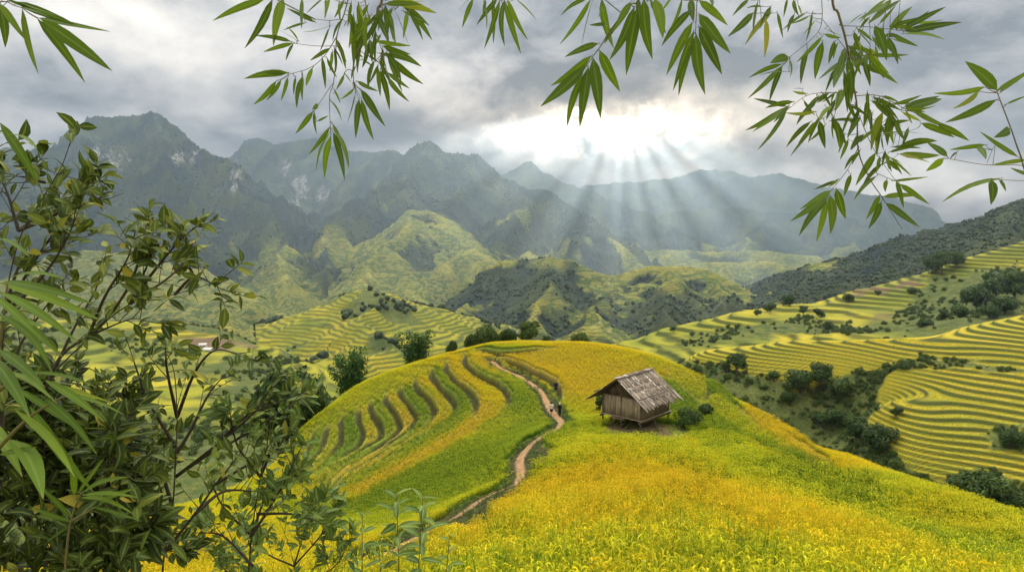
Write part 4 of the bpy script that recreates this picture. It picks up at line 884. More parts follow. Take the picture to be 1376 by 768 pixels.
def woods(names, dens, s0, s1, amax=44, rmax=1e9, thr=.5, keep=1., name="woodland", forms=None, mat_=None):
    P = []; S = []
    for nm, x, y, h, a in TERR:
        if nm not in names: continue
        r_ = np.hypot(x, y); n = len(x); nr = None
        # area that each vertex of a polar sheet stands for
        ang = np.arctan2(x, y); na = np.argmax(np.diff(r_) > 1e-6*r_[1:]) + 1; dr = np.abs(r_[na]/r_[0]-1)*r_; da = abs(ang[1]-ang[0])*r_
        pr = dens*dr*da*(a["wood"] > thr)*(np.abs(np.degrees(ang)) < amax)*(r_ < rmax)*keep*np.clip(.35+1.6*fbm(x/70, y/70, 2, 930), 0.1, 1.6)
        c = rng.poisson(np.minimum(pr, 3)); i = np.repeat(np.arange(n), c)
        jx = x[i] + rng.uniform(-.5, .5, len(i))*da[i]; jy = y[i] + rng.uniform(-.5, .5, len(i))*dr[i]
        P.append(np.stack([jx, jy, h[i]], -1)); S.append(rng.uniform(s0, s1, len(i))*rng.uniform(.7, 1.15, len(i)))
    P = np.concatenate(P); S = np.concatenate(S); print(name, len(P))
    scatter(name, P, rot_rand(len(P), .12), S, rng.integers(0, 5, len(P)), [hidden_obj(m, "tree", mat_ or wood_m) for m in (forms or WF)])
woods(("terraced_hill",), .34, .4, 1.7, name="scrub", forms=BF, mat_=scrub_m)
woods(("terraced_fields", "valley_fields"), .03, .8, 3.0, name="scrub", forms=BF, mat_=scrub_m)
woods(("hill",), .011, 2.5, 5.5, rmax=3300)
woods(("forest_hill",), .05, 2.0, 3.8, rmax=2400)
woods(("mountain",), .004, 3.2, 6.5, rmax=5600, mat_=m_leafy("mountain_woodland", (.012, .024, .016), (.024, .040, .022), (.036, .054, .028), .1))
# coarse rice tufts on the treads of the right-hand terraces
def tread_rice():
    nm, x, y, h, a = next(q for q in TERR if q[0] == "terraced_hill"); r_ = np.hypot(x, y); ang = np.arctan2(x, y); na = np.argmax(np.diff(r_) > 1e-6*r_[1:]) + 1
    da = abs(ang[1]-ang[0])*r_; dr = np.abs(r_[na]/r_[0]-1)*r_; ok = (a["bank"] < .3) & (a["wood"] < .35) & (np.degrees(ang) < 42) & (r_ < 345)
    c = rng.poisson(np.where(ok, 1.1*da*dr, 0)); i = np.repeat(np.arange(len(x)), c); n = len(i); P = np.stack([x[i] + rng.uniform(-.5, .5, n)*da[i], y[i] + rng.uniform(-.4, .4, n)*dr[i], h[i]-.1], -1)
    scatter("rice_field", P, rot_rand(n, .15), rng.uniform(.5, .75, n), rng.integers(0, 3, n), [hidden_obj(rice_clump(70+q, 22, 14, .42), "rice", M_RICE) for q in range(3)], ripe=np.clip(a["ripe"][i]*.8+.05 + rng.normal(0, .08, n), 0, 1), lum=rng.uniform(.2, .9, n))
tread_rice()
# small houses far down among the left-hand fields
def house(px, py, wpx, label):
    d = ray(px, py); d = d/d[1]; hit = np.where(d[2]*TD < ground_v(d[0]*TD, TD))[0]; D = TD[hit[0]] if len(hit) else 620.; p = d*D; W = wpx*D/F; Lh, Hh = W*.65, W*.33
    t = empty("house", (p[0], p[1], p[2]), (px*.13) % 1.2 - .6, label, "house", "houses in the left hand valley"); b = MB(); b.box((0, 0, Hh/2-.6), (W, Lh, Hh+1.2)); b.build("wall", M_HOUSEW, t, False)
    b = MB(); z0, z1 = Hh-.1, Hh+Lh*.38; e = .12*W; V = [[-W/2-e, -Lh/2-e, z0], [W/2+e, -Lh/2-e, z0], [W/2+e, 0, z1], [-W/2-e, 0, z1], [-W/2-e, Lh/2+e, z0], [W/2+e, Lh/2+e, z0]]; V = V + [[q[0], q[1], q[2]+.25] for q in V]
    b.add(V, [[0, 1, 2, 3], [3, 2, 5, 4], [6, 9, 8, 7], [9, 10, 11, 8], [0, 6, 7, 1], [4, 5, 11, 10], [0, 3, 9, 6], [3, 4, 10, 9], [1, 7, 8, 2], [2, 8, 11, 5]]); b.build("roof", M_HOUSER, t, False)
    for s in (-.25, .25):
        b = MB(); b.box((s*W, -Lh/2-.04, Hh*.5), (W*.16, .1, Hh*.42)); b.build("window", M_HOUSED, t, False)
M_HOUSEW = material("limewash", lambda nt: (nt.mix(nt.noise(nt.obj(), 1., 4), (.42, .39, .34), (.6, .57, .5)), .9)); M_HOUSER = material("pale_roofing", lambda nt: (nt.mix(nt.noise(nt.obj(), 1.5, 4), (.36, .33, .31), (.52, .48, .45)), .7)); M_HOUSED = material("dark_opening", lambda nt: ((.03, .03, .03), .4))
house(273, 466, 9, "small pale house highest among the left valley fields")
house(280, 473, 11, "small pale house just below the highest one in the left valley")
house(262, 476, 8, "smallest pale house left of the other two in the left valley")
# ---------------------------------------------------------------- stilt hut
def m_plank(dark, light, sc=1.):
    def f(nt):
        p = nt.obj(); x, y, z = nt.sep(p); tone = nt.attr("tone")
        g = nt.noise(nt.comb(nt.m('MULTIPLY', x, 14.), nt.m('MULTIPLY', y, 14.), nt.m('MULTIPLY', z, 1.3)), 1.0*sc, 6, .7); n = nt.noise(p, 2.2, 5, .6)
        c = nt.mix(nt.mapr(g, .3, .7), dark, light); c = nt.mix(nt.m('MULTIPLY', tone, .55), c, tuple(v*.38 for v in dark)); c = nt.mix(nt.m('MULTIPLY', nt.mapr(n, .5, .75), .4), c, (.25, .22, .17))
        return c, .9, nt.bump(g, .5, .02)
    return f
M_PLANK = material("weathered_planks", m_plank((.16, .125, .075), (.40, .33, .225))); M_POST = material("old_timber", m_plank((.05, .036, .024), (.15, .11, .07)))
def m_thatch(nt):
    p = nt.obj(); tone = nt.attr("tone"); n = nt.noise(p, 3.2, 6, .7); s = nt.noise(p, 24, 4, .7)
    c = nt.ramp(nt.m('ADD', nt.m('MULTIPLY', tone, .7), nt.m('MULTIPLY', n, .35)), [(.1, (.045, .036, .028)), (.4, (.12, .095, .072)), (.65, (.26, .22, .185)), (.92, (.58, .54, .48))])
    return nt.mix(nt.mapr(s, .55, .75), c, (.05, .04, .03)), .95, nt.bump(s, .6, .02)
M_THATCH = material("grey_bark_shingles", m_thatch)
def hut():
    r = np.random.default_rng(12)
    L, W, WALL, FL = 4.75, 4.2, 1.95, 1.0                # along the ridge, across, wall height, floor height
    ca, sa = math.cos(R(38.5)), math.sin(R(38.5))        # gable front runs towards the camera's left and away
    # local: +X along ridge away from the gable front, +Y across (towards the camera's left)
    ang = R(46.5)
    near = atz(861, 565, HUT[2] + FL - .05)              # nearest lower wall corner
    root = empty("hut", (0, 0, 0), 0, "weathered wooden hut on stilts with a ragged grey roof in the rice", "hut")
    ux = np.array([math.cos(ang), math.sin(ang)]); uy = np.array([-math.sin(ang), math.cos(ang)])
    org = np.array([near[0], near[1]]); root.location = (org[0], org[1], HUT[2]-.1); root.rotation_euler = (0, 0, ang)
    base_z = HUT[2]-.1
    def gz(x, y):
        q = org + ux*x + uy*y; return float(near_H(q[0], q[1])[0]) - base_z
    # posts
    for x in (0., L*.5, L):
        for y in (0., W*.5, W):
            if x == L*.5 and y == W*.5: continue
            b = MB(); zt = FL+WALL+ (1.2 if y == W*.5 else 0); b.tube([[x-.02, y, gz(x, y)-.4], [x+r.normal(0, .02), y+r.normal(0, .02), FL*.6], [x, y, zt]], [.085, .08, .07], 8, tone=r.uniform(0, .6)); b.build("post", M_POST, root)
    f = MB(); 
    for y in (-.04, W*.5, W+.04): f.box((L/2, y, FL-.16), (L+.7, .14, .15), tone=.3)
    for x in np.linspace(.1, L-.1, 5): f.box((x, W/2, FL-.05), (.1, W+.5, .09), tone=.5)
    f.build("floor_beam", M_POST, root, False)
    f = MB()
    for k in range(20):
        y = -.25 + (W+.5)*(k+.5)/20; f.box((L/2+r.normal(0, .04), y, FL+.02), (L+.35+r.uniform(-.1, .25), (W+.5)/20-.015, .035), tone=r.uniform(0, .8))
    f.build("floor", M_PLANK, root, False)
    # walls: separate boards, uneven tops hidden by the eaves
    def wall(p0, p1, n, zt, gap=.012, z0=FL+.04):
        b = MB(); p0 = np.array(p0); p1 = np.array(p1); d = (p1-p0); Lw = np.hypot(*d); d = d/Lw; nn = np.array([-d[1], d[0]]); M = np.array([[d[0], nn[0], 0], [d[1], nn[1], 0], [0, 0, 1]])
        e = np.concatenate([[0], np.cumsum(r.uniform(.6, 1.4, n))]); e = e/e[-1]*Lw
        for i in range(n):
            s = (e[i]+e[i+1])/2; q = p0+d*s+nn*r.uniform(-.012, .012); top = zt(s/Lw)+r.uniform(-.03, .02); bot = z0-r.uniform(0, .09)
            b.box((q[0], q[1], (top+bot)/2), (e[i+1]-e[i]-gap, .026, top-bot), M, tone=r.uniform(0, 1)**1.6)
        return b
    RIDGE = FL+WALL+1.62
    gable = lambda t: FL+WALL+.02
    wall((0, W-.04), (0, .04), 15, gable).build("wall", M_PLANK, root, False)
    wall((L, .04), (L, W-.04), 14, gable).build("wall", M_PLANK, root, False)
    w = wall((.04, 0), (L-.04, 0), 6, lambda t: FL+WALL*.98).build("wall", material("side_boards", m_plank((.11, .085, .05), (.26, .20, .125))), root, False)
    wall((L-.04, W), (.04, W), 14, lambda t: FL+WALL).build("wall", M_PLANK, root, False)
    for x in (0.03, L-.03):
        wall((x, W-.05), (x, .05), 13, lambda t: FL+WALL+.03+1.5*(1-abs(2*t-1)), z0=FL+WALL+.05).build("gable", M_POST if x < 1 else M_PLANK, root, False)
    t = MB(); t.box((-.05, W/2, FL+WALL), (.08, W+.3, .11), tone=.2); t.box((-.05, W/2, FL+.06), (.07, W+.2, .1), tone=.3); t.box((L/2, -.06, FL+.05), (L+.3, .07, .11), tone=.2); t.box((L/2, -.05, FL+WALL*.62), (L*.98, .05, .07), tone=.2)
    t.build("rail", M_POST, root, False)
    # door: a darker boarded leaf in the gable front
    # roof: rafters, then courses of bark shingles on both slopes
    rf = MB()
    OVF, OVB = .95, .45
    def slope(sgn, ow, drop, nm):
        b = MB(); y_r = W/2; ye = -ow if sgn < 0 else W+ow; zr = RIDGE+.06; ze = zr - drop
        ncr = 5; nx = 62
        for c in range(ncr):
            t0 = c/ncr; t1 = (c+1)/ncr + .10
            for i in range(nx):
                xa = -OVF + (L+OVF+OVB)*(i+r.uniform(-.2, .2))/nx; wd = (L+OVF+OVB)/nx*r.uniform(1.0, 1.5)
                ta = t0 - (.03 if c else 0); tb = t1 + r.uniform(-.05, .06) + (r.uniform(-.06, .05) if c == ncr-1 else 0)
                # the front edge hangs lower than the back one, the ridge sags a little
                sag = -.06*math.sin(math.pi*(xa+OVF)/(L+OVF+OVB))
                A = np.array([xa, y_r+(ye-y_r)*ta, zr+(ze-zr)*ta+.03*(ncr-c)*.4+.045+sag + r.uniform(0, .02)]); B = np.array([xa+r.normal(0, .025), y_r+(ye-y_r)*tb, zr+(ze-zr)*tb+.03*(ncr-c)*.4+sag*.5+ r.uniform(0, .035)])
                M_ = (A+B)/2 + np.array([0, 0, -.03]); tone = np.clip(r.normal(.42, .2) + .25*perlin(np.array([xa*.9]), np.array([c*.7]), 3)[0], 0, 1)
                up = np.array([0, 0, .035]); wv = np.array([wd, 0, 0]); P = np.array([A, M_, B]); V = np.concatenate([P, P+wv, P-up, P+wv-up]); 
                b.add(V, [[0, 1, 4, 3], [1, 2, 5, 4], [6, 9, 10, 7], [7, 10, 11, 8], [2, 8, 11, 5], [0, 6, 7, 1], [1, 7, 8, 2], [3, 4, 10, 9], [4, 5, 11, 10], [0, 3, 9, 6]], tone=tone)
        return b.build(nm, M_THATCH, root, False)
    slope(-1, .78, 2.02, "roof_slope"); slope(1, .95, 2.15, "roof_slope")
    b = MB(); xs = np.linspace(-OVF-.05, L+OVB+.05, 9); b.tube([[x, W/2+r.normal(0, .02), RIDGE+.16-.06*math.sin(math.pi*(x+OVF)/(L+OVF+OVB))+r.normal(0, .015)] for x in xs], .085, 7, tone=.75)
    for x in np.linspace(-OVF, L+OVB, 16): b.box((x, W/2+.05, RIDGE+.20), (.30, .5, .03), Matrix.Rotation(r.uniform(-.15, .15), 3, 'X'), tone=r.uniform(.2, .9))
    b.build("ridge_cap", M_THATCH, root)
    b = MB()
    for x in (-OVF*.8, 0., L*.33, L*.66, L, L+OVB*.8):
        for ye, drop in ((-.7, 1.95), (W+.85, 2.07)): b.tube([[x, W/2, RIDGE-.02], [x, ye, RIDGE-.02-drop]], .045, 6, tone=.4)
    for y, z in ((-.35, RIDGE-1.42), (W+.35, RIDGE-1.42)): b.tube([[-OVF, y, z], [L+OVB, y, z]], .05, 6, tone=.4)
    b.build("rafter", M_POST, root)
    # entrance ledge and leaning poles under the floor
    b = MB(); 
    for k in range(5): b.tube([[-.6-.1*k, W*.35+.55*k, gz(-.6, W*.35+.5*k)+.03], [.9, W*.3+.5*k, FL-.2]], .045, 6, tone=.5)
    b.box((-.35, W*.55, FL-.06), (.55, 1.5, .05), tone=.3); b.build("ledge", M_POST, root, False)
    return root
hut_o = hut()
# the shrubs beside the hut
def hut_bush(px, py, h, w, seed, label):
    p = drape([(px, py)], H0)[0]; z = float(near_H(p[0], p[1])[0]); D = p[1]; s = h*D/F
    tk, cr = broad_tree(seed, s, w*D/F, 2200, .11, .1, 13)
    t = empty("shrub", (p[0], p[1], z), 0, label, "bush"); tk.build("branches", M_BARK, t); cr.build("foliage", M_CROWN, t)
hut_bush(926, 572, 27, 44, 400, "dark leafy bush against the right back corner of the stilt hut")
hut_bush(806, 546, 26, 14, 403, "small twiggy bush at the left corner of the stilt hut")
hut_bush(948, 560, 20, 22, 406, "low bush at the right end of the bush by the hut")
# ---------------------------------------------------------------- three walkers on the footpath
def flat(name, col, rough=.8):
    def f(nt):
        n = nt.noise(nt.obj(), 22, 4, .6); return nt.mix(nt.mapr(n, .3, .7), tuple(c*.8 for c in col), col), rough
    return material(name, f)
M_SKIN = flat("skin", (.38, .22, .14), .5); M_HAIR = flat("hair", (.012, .010, .009), .5); M_NAVY = flat("navy_cloth", (.018, .022, .040)); M_WHITE = flat("pale_cloth", (.55, .52, .47)); M_BLACK = flat("dark_cloth", (.012, .012, .016)); M_STRAW = flat("straw", (.45, .36, .2))
def person(px, py, hpx, label, rz, top, low, hat, stride=.16, legs="skirt"):
    p = drape([(px, py)], H0)[0]; z = float(near_H(p[0], p[1])[0]); D = p[1]; Ht = max(1.45, min(1.72, hpx*D/F)); k = Ht/1.68
    root = empty("person", (p[0], p[1], z), rz, label, "person"); root.scale = (k, k, k)
    J = {"pelvis": (0, 0, .92, .125), "waist": (0, .01, 1.08, .115), "chest": (0, .0, 1.28, .135), "neckb": (0, 0, 1.43, .062), "neck": (0, .012, 1.48, .052), "jaw": (0, .03, 1.53, .062), "head": (0, .015, 1.60, .088), "crown": (0, .0, 1.66, .070), "nose": (0, .105, 1.575, .012)}
    E = [("pelvis", "waist"), ("waist", "chest"), ("chest", "neckb"), ("neckb", "neck"), ("neck", "jaw"), ("jaw", "head"), ("head", "crown"), ("head", "nose")]
    for s, n in ((-1, "l"), (1, "r")):
        st = stride*s
        J.update({"hip"+n: (.09*s, 0, .88, .095), "knee"+n: (.10*s, st*.55+.03, .50, .062), "ank"+n: (.10*s, st-.03, .09, .040), "toe"+n: (.11*s, st+.11, .03, .032), "sho"+n: (.175*s, 0, 1.39, .058), "elb"+n: (.225*s, -st*.3-.02, 1.12, .042), "wri"+n: (.235*s, -st*.6+.08, .90, .030), "han"+n: (.235*s, -st*.7+.10, .82, .034), "ear"+n: (.083*s, .01, 1.59, .014)})
        for a, b in (("pelvis", "hip"+n), ("hip"+n, "knee"+n), ("knee"+n, "ank"+n), ("ank"+n, "toe"+n), ("chest", "sho"+n), ("sho"+n, "elb"+n), ("elb"+n, "wri"+n), ("wri"+n, "han"+n), ("head", "ear"+n)): E.append((a, b))
        for q in range(4): J[f"f{q}{n}"] = (.235*s, -st*.7+.075+.02*q, .735-.004*abs(q-1.4), .009); E.append(("han"+n, f"f{q}{n}"))
        J["th"+n] = (.215*s, -st*.7+.155, .80, .010); E.append(("han"+n, "th"+n))
    ks = list(J); me = bpy.data.meshes.new("body"); me.from_pydata([J[q][:3] for q in ks], [(ks.index(a), ks.index(b)) for a, b in E], []); me.materials.append(M_SKIN)
    b = bpy.data.objects.new("body", me); COL.objects.link(b); b.parent = root
    md = b.modifiers.new("skin", 'SKIN'); md.use_smooth_shade = True
    for v, q in zip(me.skin_vertices[0].data, ks): v.radius = (J[q][3], J[q][3]); v.use_root = q == "pelvis"
    b.modifiers.new("sub", 'SUBSURF').levels = 1; b.modifiers["sub"].render_levels = 1
    def ring(mb, prof, n=14):
        V = []
        for (x, y, z_, rx, ry) in prof: a = np.linspace(0, 6.283, n, endpoint=False); V.append(np.stack([x+rx*np.cos(a), y+ry*np.sin(a), np.full(n, z_)], -1))
        m = len(prof); mb.add(np.array(V).reshape(-1, 3), [[i*n+j, i*n+(j+1) % n, (i+1)*n+(j+1) % n, (i+1)*n+j] for i in range(m-1) for j in range(n)])
    c = MB(); ring(c, [(0, 0, .84, .19, .155), (0, 0, 1.0, .165, .14), (0, .01, 1.1, .155, .135), (0, 0, 1.28, .19, .155), (0, 0, 1.4, .165, .11), (0, 0, 1.46, .075, .075)])
    for n in "lr": c.tube([np.array(J["sho"+n][:3])+[0, 0, .01], J["elb"+n][:3], np.array(J["wri"+n][:3])+[0, -.01, .03]], [.078, .06, .05], 10)
    c.build("jacket", top, root)
    c = MB()
    if legs == "skirt": ring(c, [(0, 0, .50, .225, .21), (0, 0, .62, .21, .195), (0, 0, .8, .185, .16), (0, 0, .96, .16, .14)])
    else:
        for n in "lr": c.tube([np.array(J["hip"+n][:3])+[0, 0, .06], J["knee"+n][:3], np.array(J["ank"+n][:3])+[0, 0, .02]], [.115, .085, .065], 10)
    c.build("skirt" if legs == "skirt" else "trousers", low, root)
    c = MB()
    if hat == "cloth": ring(c, [(0, -.02, 1.50, .10, .105), (0, -.01, 1.58, .108, .112), (0, -.01, 1.68, .098, .105), (0, -.01, 1.735, .06, .065), (0, -.01, 1.75, .004, .004)]); c.build("head_scarf", M_WHITE, root)
    else: ring(c, [(0, -.05, 1.49, .085, .06), (0, -.03, 1.58, .102, .095), (0, -.012, 1.66, .096, .10), (0, -.01, 1.72, .055, .06), (0, -.01, 1.735, .004, .004)]); c.build("hair", M_HAIR, root)
    return root, D
w1, _ = person(747, 519, 18, "walker in dark blue with pale sleeves standing uppermost on the bank above the footpath", 2.9, M_NAVY, M_NAVY, "hair", .08)
def basket(root):
    b = MB(); n = 14; prof = [(.80, .10), (.95, .125), (1.12, .145), (1.26, .16), (1.25, .145), (1.1, .13)]
    V = [[.0+r_*math.cos(a), -.27+r_*.8*math.sin(a), z] for z, r_ in prof for a in np.linspace(0, 6.283, n, endpoint=False)]
    b.add(V, [[i*n+j, i*n+(j+1) % n, (i+1)*n+(j+1) % n, (i+1)*n+j] for i in range(len(prof)-1) for j in range(n)]); return b
person(741, 553, 15, "walker in a pale top and dark skirt on the footpath, left of the pair", .3, M_WHITE, M_BLACK, "hair", .14)
person(752, 554, 15, "walker all in black with a pale head scarf, right of the pair on the path", .1, M_BLACK, M_BLACK, "cloth", .14, "trousers")
# ---------------------------------------------------------------- foreground: bamboo twigs overhead, shrubs on the left
def m_bleaf(nt):
    t = nt.attr("tone"); mid = nt.attr("mid"); al = nt.attr("along"); p = nt.obj(); n = nt.noise(p, 60, 4, .6); n2 = nt.noise(p, 300, 2, .5)
    c = nt.ramp(t, [(0, (.022, .046, .004)), (.5, (.056, .105, .008)), (.85, (.135, .20, .014)), (1, (.30, .22, .03))])
    c = nt.mix(nt.m('MULTIPLY', nt.mapr(mid, .75, 1), .5), c, (.16, .24, .05)); c = nt.mix(nt.m('MULTIPLY', nt.mapr(n, .62, .75), .7), c, (.16, .13, .03)); c = nt.mix(nt.m('MULTIPLY', nt.mapr(al, .93, 1.), .7), c, (.22, .15, .04))
    return c, .6, None, .45, nt.mix(.45, c, (.17, .25, .010))
M_BLEAF = material("bamboo_leaf", m_bleaf)
M_BSTEM = flat("bamboo_stem", (.11, .095, .035), .5); M_TWIG = flat("dark_twig", (.040, .032, .024), .8)
def m_sleaf(dark, mid, light, tr=.32):
    def f(nt):
        t = nt.attr("tone"); m_ = nt.attr("mid"); p = nt.obj(); n = nt.noise(p, 40, 4, .6)
        c = nt.ramp(t, [(0, dark), (.5, mid), (.86, light), (1, (.42, .34, .05))]); c = nt.mix(nt.m('MULTIPLY', nt.mapr(m_, .7, 1), .4), c, tuple(min(1, v*1.8+.02) for v in light)); c = nt.mix(nt.m('MULTIPLY', nt.mapr(n, .6, .78), .6), c, (.14, .11, .04))
        return c, .55, None, tr, c
    return f
M_SLEAF = material("shrub_leaf", m_sleaf((.016, .032, .007), (.055, .085, .013), (.15, .175, .024))); M_PLEAF = material("pale_shrub_leaf", m_sleaf((.026, .052, .012), (.075, .125, .022), (.17, .22, .04)))
fr = np.random.default_rng(77)
def pt(px, py, D): d = ray(px, py); return d*(D/d[1])
def twig_tube(mb, pxs, D, r0, r1, n=5):
    Q = smooth_line([(x, y, d) for (x, y), d in zip(pxs, np.broadcast_to(D, (len(pxs),)))], 4); P = np.array([pt(*q) for q in Q]); mb.tube(P, np.linspace(r0, r1, len(P)), n)
def bamboo_branch(label, off, sc, D, stems, leaves, group="bamboo twigs hanging into the top of the view", extra=(), wr=.138, tone0=.4, fill=0, fill_box=(0,0,0,0)):
    """stems: ([crop points], r0 mm, r1 mm); leaves: (base x, y, tip x, y[, width scale]) in crop pixels"""
    c = lambda x, y: (off[0]+x/sc, off[1]+y/sc)
    a0 = pt(*c(*stems[0][0][0]), D); root = empty("bamboo_branch", a0, 0, label, "bamboo branch", group); st = MB(); lf = MB()
    done = []
    for pl, r0, r1 in stems:
        pl = list(pl)
        if done: pl = [min(done, key=lambda q: math.hypot(q[0]-pl[0][0], q[1]-pl[0][1]))] + pl      # every twig springs from one before it
        done += [tuple(q) for q in smooth_line(pl, 5)]
        if pl[0] == stems[0][0][0]: pl = [(pl[0][0]+(pl[0][0]-pl[1][0])*1.5, pl[0][1]-600)] + pl         # the culm goes on up out of the picture
        twig_tube(st, [c(*q) for q in pl], D, r0/1000, r1/1000)
    if fill:
        pool = list(leaves)
        for q in range(fill):
            a, b = pool[fr.integers(len(pool))], pool[fr.integers(len(pool))]
            if math.hypot(a[0]-b[0], a[1]-b[1]) > 130: continue
            f = fr.uniform(.1, .6); x0 = a[0]+(b[0]-a[0])*f; y0 = a[1]+(b[1]-a[1])*f; an = math.atan2(a[3]-a[1], a[2]-a[0]) + fr.normal(0, .3); Lq = math.hypot(a[3]-a[1], a[2]-a[0])*fr.uniform(.6, 1.)
            if fill_box[0] < x0 < fill_box[2] and fill_box[1] < y0 < fill_box[3]: extra = list(extra) + [(x0, y0, x0+math.cos(an)*Lq, y0+math.sin(an)*Lq)]
    for L in list(leaves) + list(extra):
        b = c(L[0], L[1]); t = c(L[2], L[3]); dj = D + fr.normal(0, .05); B = pt(*b, dj); T = pt(*t, dj + fr.normal(0, .035))
        w_ = (L[4] if len(L) > 4 else 1.)*wr*fr.uniform(.85, 1.15); view = -B/np.linalg.norm(B)
        nr = view + fr.normal(0, .45, 3) + np.array([0, 0, .35])
        leaf(lf, B, T, w_, fr, 6, np.clip(fr.normal(tone0, .24), 0, .9) if fr.uniform() > .006 else .97, nr, fr.uniform(-.03, .07), .3, .16, fr.uniform(-.05, .05))
        near_ = min(done, key=lambda q: math.hypot(q[0]-L[0], q[1]-L[1]))
        if math.hypot(near_[0]-L[0], near_[1]-L[1]) > 2.5: twig_tube(st, [c(*near_), ((c(*near_)[0]+b[0])/2, (c(*near_)[1]+b[1])/2+1.), b], [D, (D+dj)/2, dj], .0012, .0007, 4)
        ax = (T-B)/np.linalg.norm(T-B); st.tube([B - ax*.006, B + ax*.004], [.0009, .0007], 4)
    for q, nm, m_ in ((st, "stem", M_BSTEM), (lf, "foliage", M_BLEAF)):
        o = q.build(nm, m_); o.data.transform(Matrix.Translation(-Vector(a0))); o.parent = root
    return root
bamboo_branch("bamboo twig in the top left corner with one brown leaf", (0, 0), 1.994, 1.9, [([(-60, -60), (20, 5), (60, 22)], 2.5, 1.2)],
  [(60,24,103,198),(100,50,228,222),(110,52,300,190),(100,48,295,85,.6),(40,5,205,68),(30,0,180,50),(55,20,130,45,.7),(0,10,70,110,.9),(0,20,14,128,1.5),(20,0,100,30)])
bamboo_branch("large dense bamboo spray hanging left of centre, longest of the left half", (280, 0), 3.072, 2.1,
  [([(720,-40),(700,30),(690,90),(640,170),(600,260),(600,340)], 5, 1.2),([(600,-40),(560,60),(530,150),(525,260),(515,350),(500,400),(503,525)], 2.2, .9),([(530,150),(480,230),(420,280),(330,308)], 1.6, .8),([(540,80),(500,85),(440,80)], 1.3, .7),([(530,190),(440,190),(345,178)], 1.3, .7),([(510,350),(470,410),(435,460)], 1.2, .7),([(570,290),(545,340),(515,390)], 1.2, .7),([(230,-30),(300,-10),(400,-20)], 2, 1.5),([(640,-30),(660,60),(690,130),(720,220)],2.,1.),([(760,-30),(790,20),(840,30)],2.,1.)],
  [(235,-4,20,85),(265,-2,150,200,1.1),(310,-6,268,190,1.25),(385,-4,385,120,1.1),(470,-2,405,55),(500,-10,480,80),(350,182,320,250),(350,178,228,215),(342,172,195,148,.8),(362,165,295,128),(370,165,325,110,.7),
   (500,108,390,132),(440,92,325,35),(400,95,310,125,.8),(330,300,148,325),(325,302,225,302),(280,335,185,432),(300,330,240,415),(328,320,300,415),(360,320,352,390),(385,320,365,445),(390,315,388,415),(430,280,403,355),(470,240,483,365),(490,240,530,320),(500,115,460,215),
   (540,180,567,285),(520,200,525,300),(500,200,420,250),(500,525,415,638),(502,545,445,703),(506,560,480,735),(512,510,562,612),(515,545,563,745),(515,530,580,697),(432,460,360,552),(437,462,447,553),(450,500,495,478),(430,450,452,430,1.3),(505,415,550,497),(520,370,545,425),
   (600,365,545,410),(608,385,573,508),(622,410,608,570),(632,410,682,578),(630,375,730,522),(615,335,700,377),(560,310,528,370),(630,370,712,490),(600,330,602,380),(565,305,590,340),
   (690,170,835,190),(720,190,835,225),(740,210,880,275),(750,240,887,348),(740,300,830,365),(740,320,828,420),(710,290,748,455),(700,280,710,398),(685,250,660,370),(660,180,635,280),(610,90,600,280),(660,230,705,260),(690,130,690,260),(740,230,800,380),(720,200,725,330),(650,150,600,235),(760,0,942,55),(800,20,913,108),(830,30,923,165),(830,50,885,165),(770,40,833,205),(750,50,775,190),(730,20,740,150),(700,70,745,180,1.3),(690,90,640,190,1.2),(670,60,600,200),(650,60,655,230),(600,60,580,200),(570,90,560,110),(560,0,520,75),(590,10,575,110),(540,10,545,90),(620,20,640,90),(720,30,700,130,1.2),(660,20,610,120)], fill=420, fill_box=(480,-20,830,300))
bamboo_branch("short bamboo sprig of thin leaves at the top just left of centre", (600, 0), 3.072, 2.2, [([(110,-60),(95,-5)], 1.5, 1),([(230,-70),(225,-5),(230,15)], 1.8, 1.1)],
  [(95,-2,50,48),(110,-5,65,115),(150,-5,165,125),(210,-4,125,102),(220,0,155,203),(190,-8,193,180,.7),(240,-2,240,190,.9),(240,5,307,222),(250,-4,335,165),(285,-4,370,82),(160,0,150,60)])
bamboo_branch("broad leaved bamboo twig slanting down to a fan at top centre", (600, 0), 3.072, 1.95, [([(800,-50),(760,20),(680,120),(640,185),(600,240),(550,315)], 3, .9),([(820,-40),(830,10)],2,1),([(600,-40),(600,-5)],1.5,1)],
  [(627,180,488,235,1.2),(598,230,430,355,1.2),(572,275,388,440,1.25),(560,312,497,525,1.1),(585,278,550,525,1.2),(605,240,636,488,1.25),(632,208,716,378,1.35),(655,98,590,104,1.3),(790,30,742,310,1.15),(775,30,672,250,1.1),(815,-4,850,245,1.4),(860,-4,893,160,1.6),(580,-4,472,65),(595,-2,468,183),(605,-2,558,190),(640,-6,690,200,1.1),(690,130,655,180),(760,10,690,130,1.3),(840,0,905,140,1.2),(740,60,650,180,1.0),(640,20,630,70),(790,-5,800,110,1.3)])
bamboo_branch("broad leaved bamboo fan hanging right of the slanting twig at top centre", (600, 0), 3.072, 1.95, [([(1036,-60),(1033,20),(1028,135)], 2.2, 1.0)],
  [(1012,40,888,190,1.2),(1015,92,908,310,1.3),(1020,130,935,375,1.15),(1020,142,958,395),(1030,140,1067,390,1.25),(1042,108,1137,308,1.3),(1042,58,1173,222,1.35),(1042,2,1160,105,1.4),(972,-4,920,125),(925,-4,890,45),(1010,-4,1020,90,1.4),(1090,-10,1100,25,1.3)])
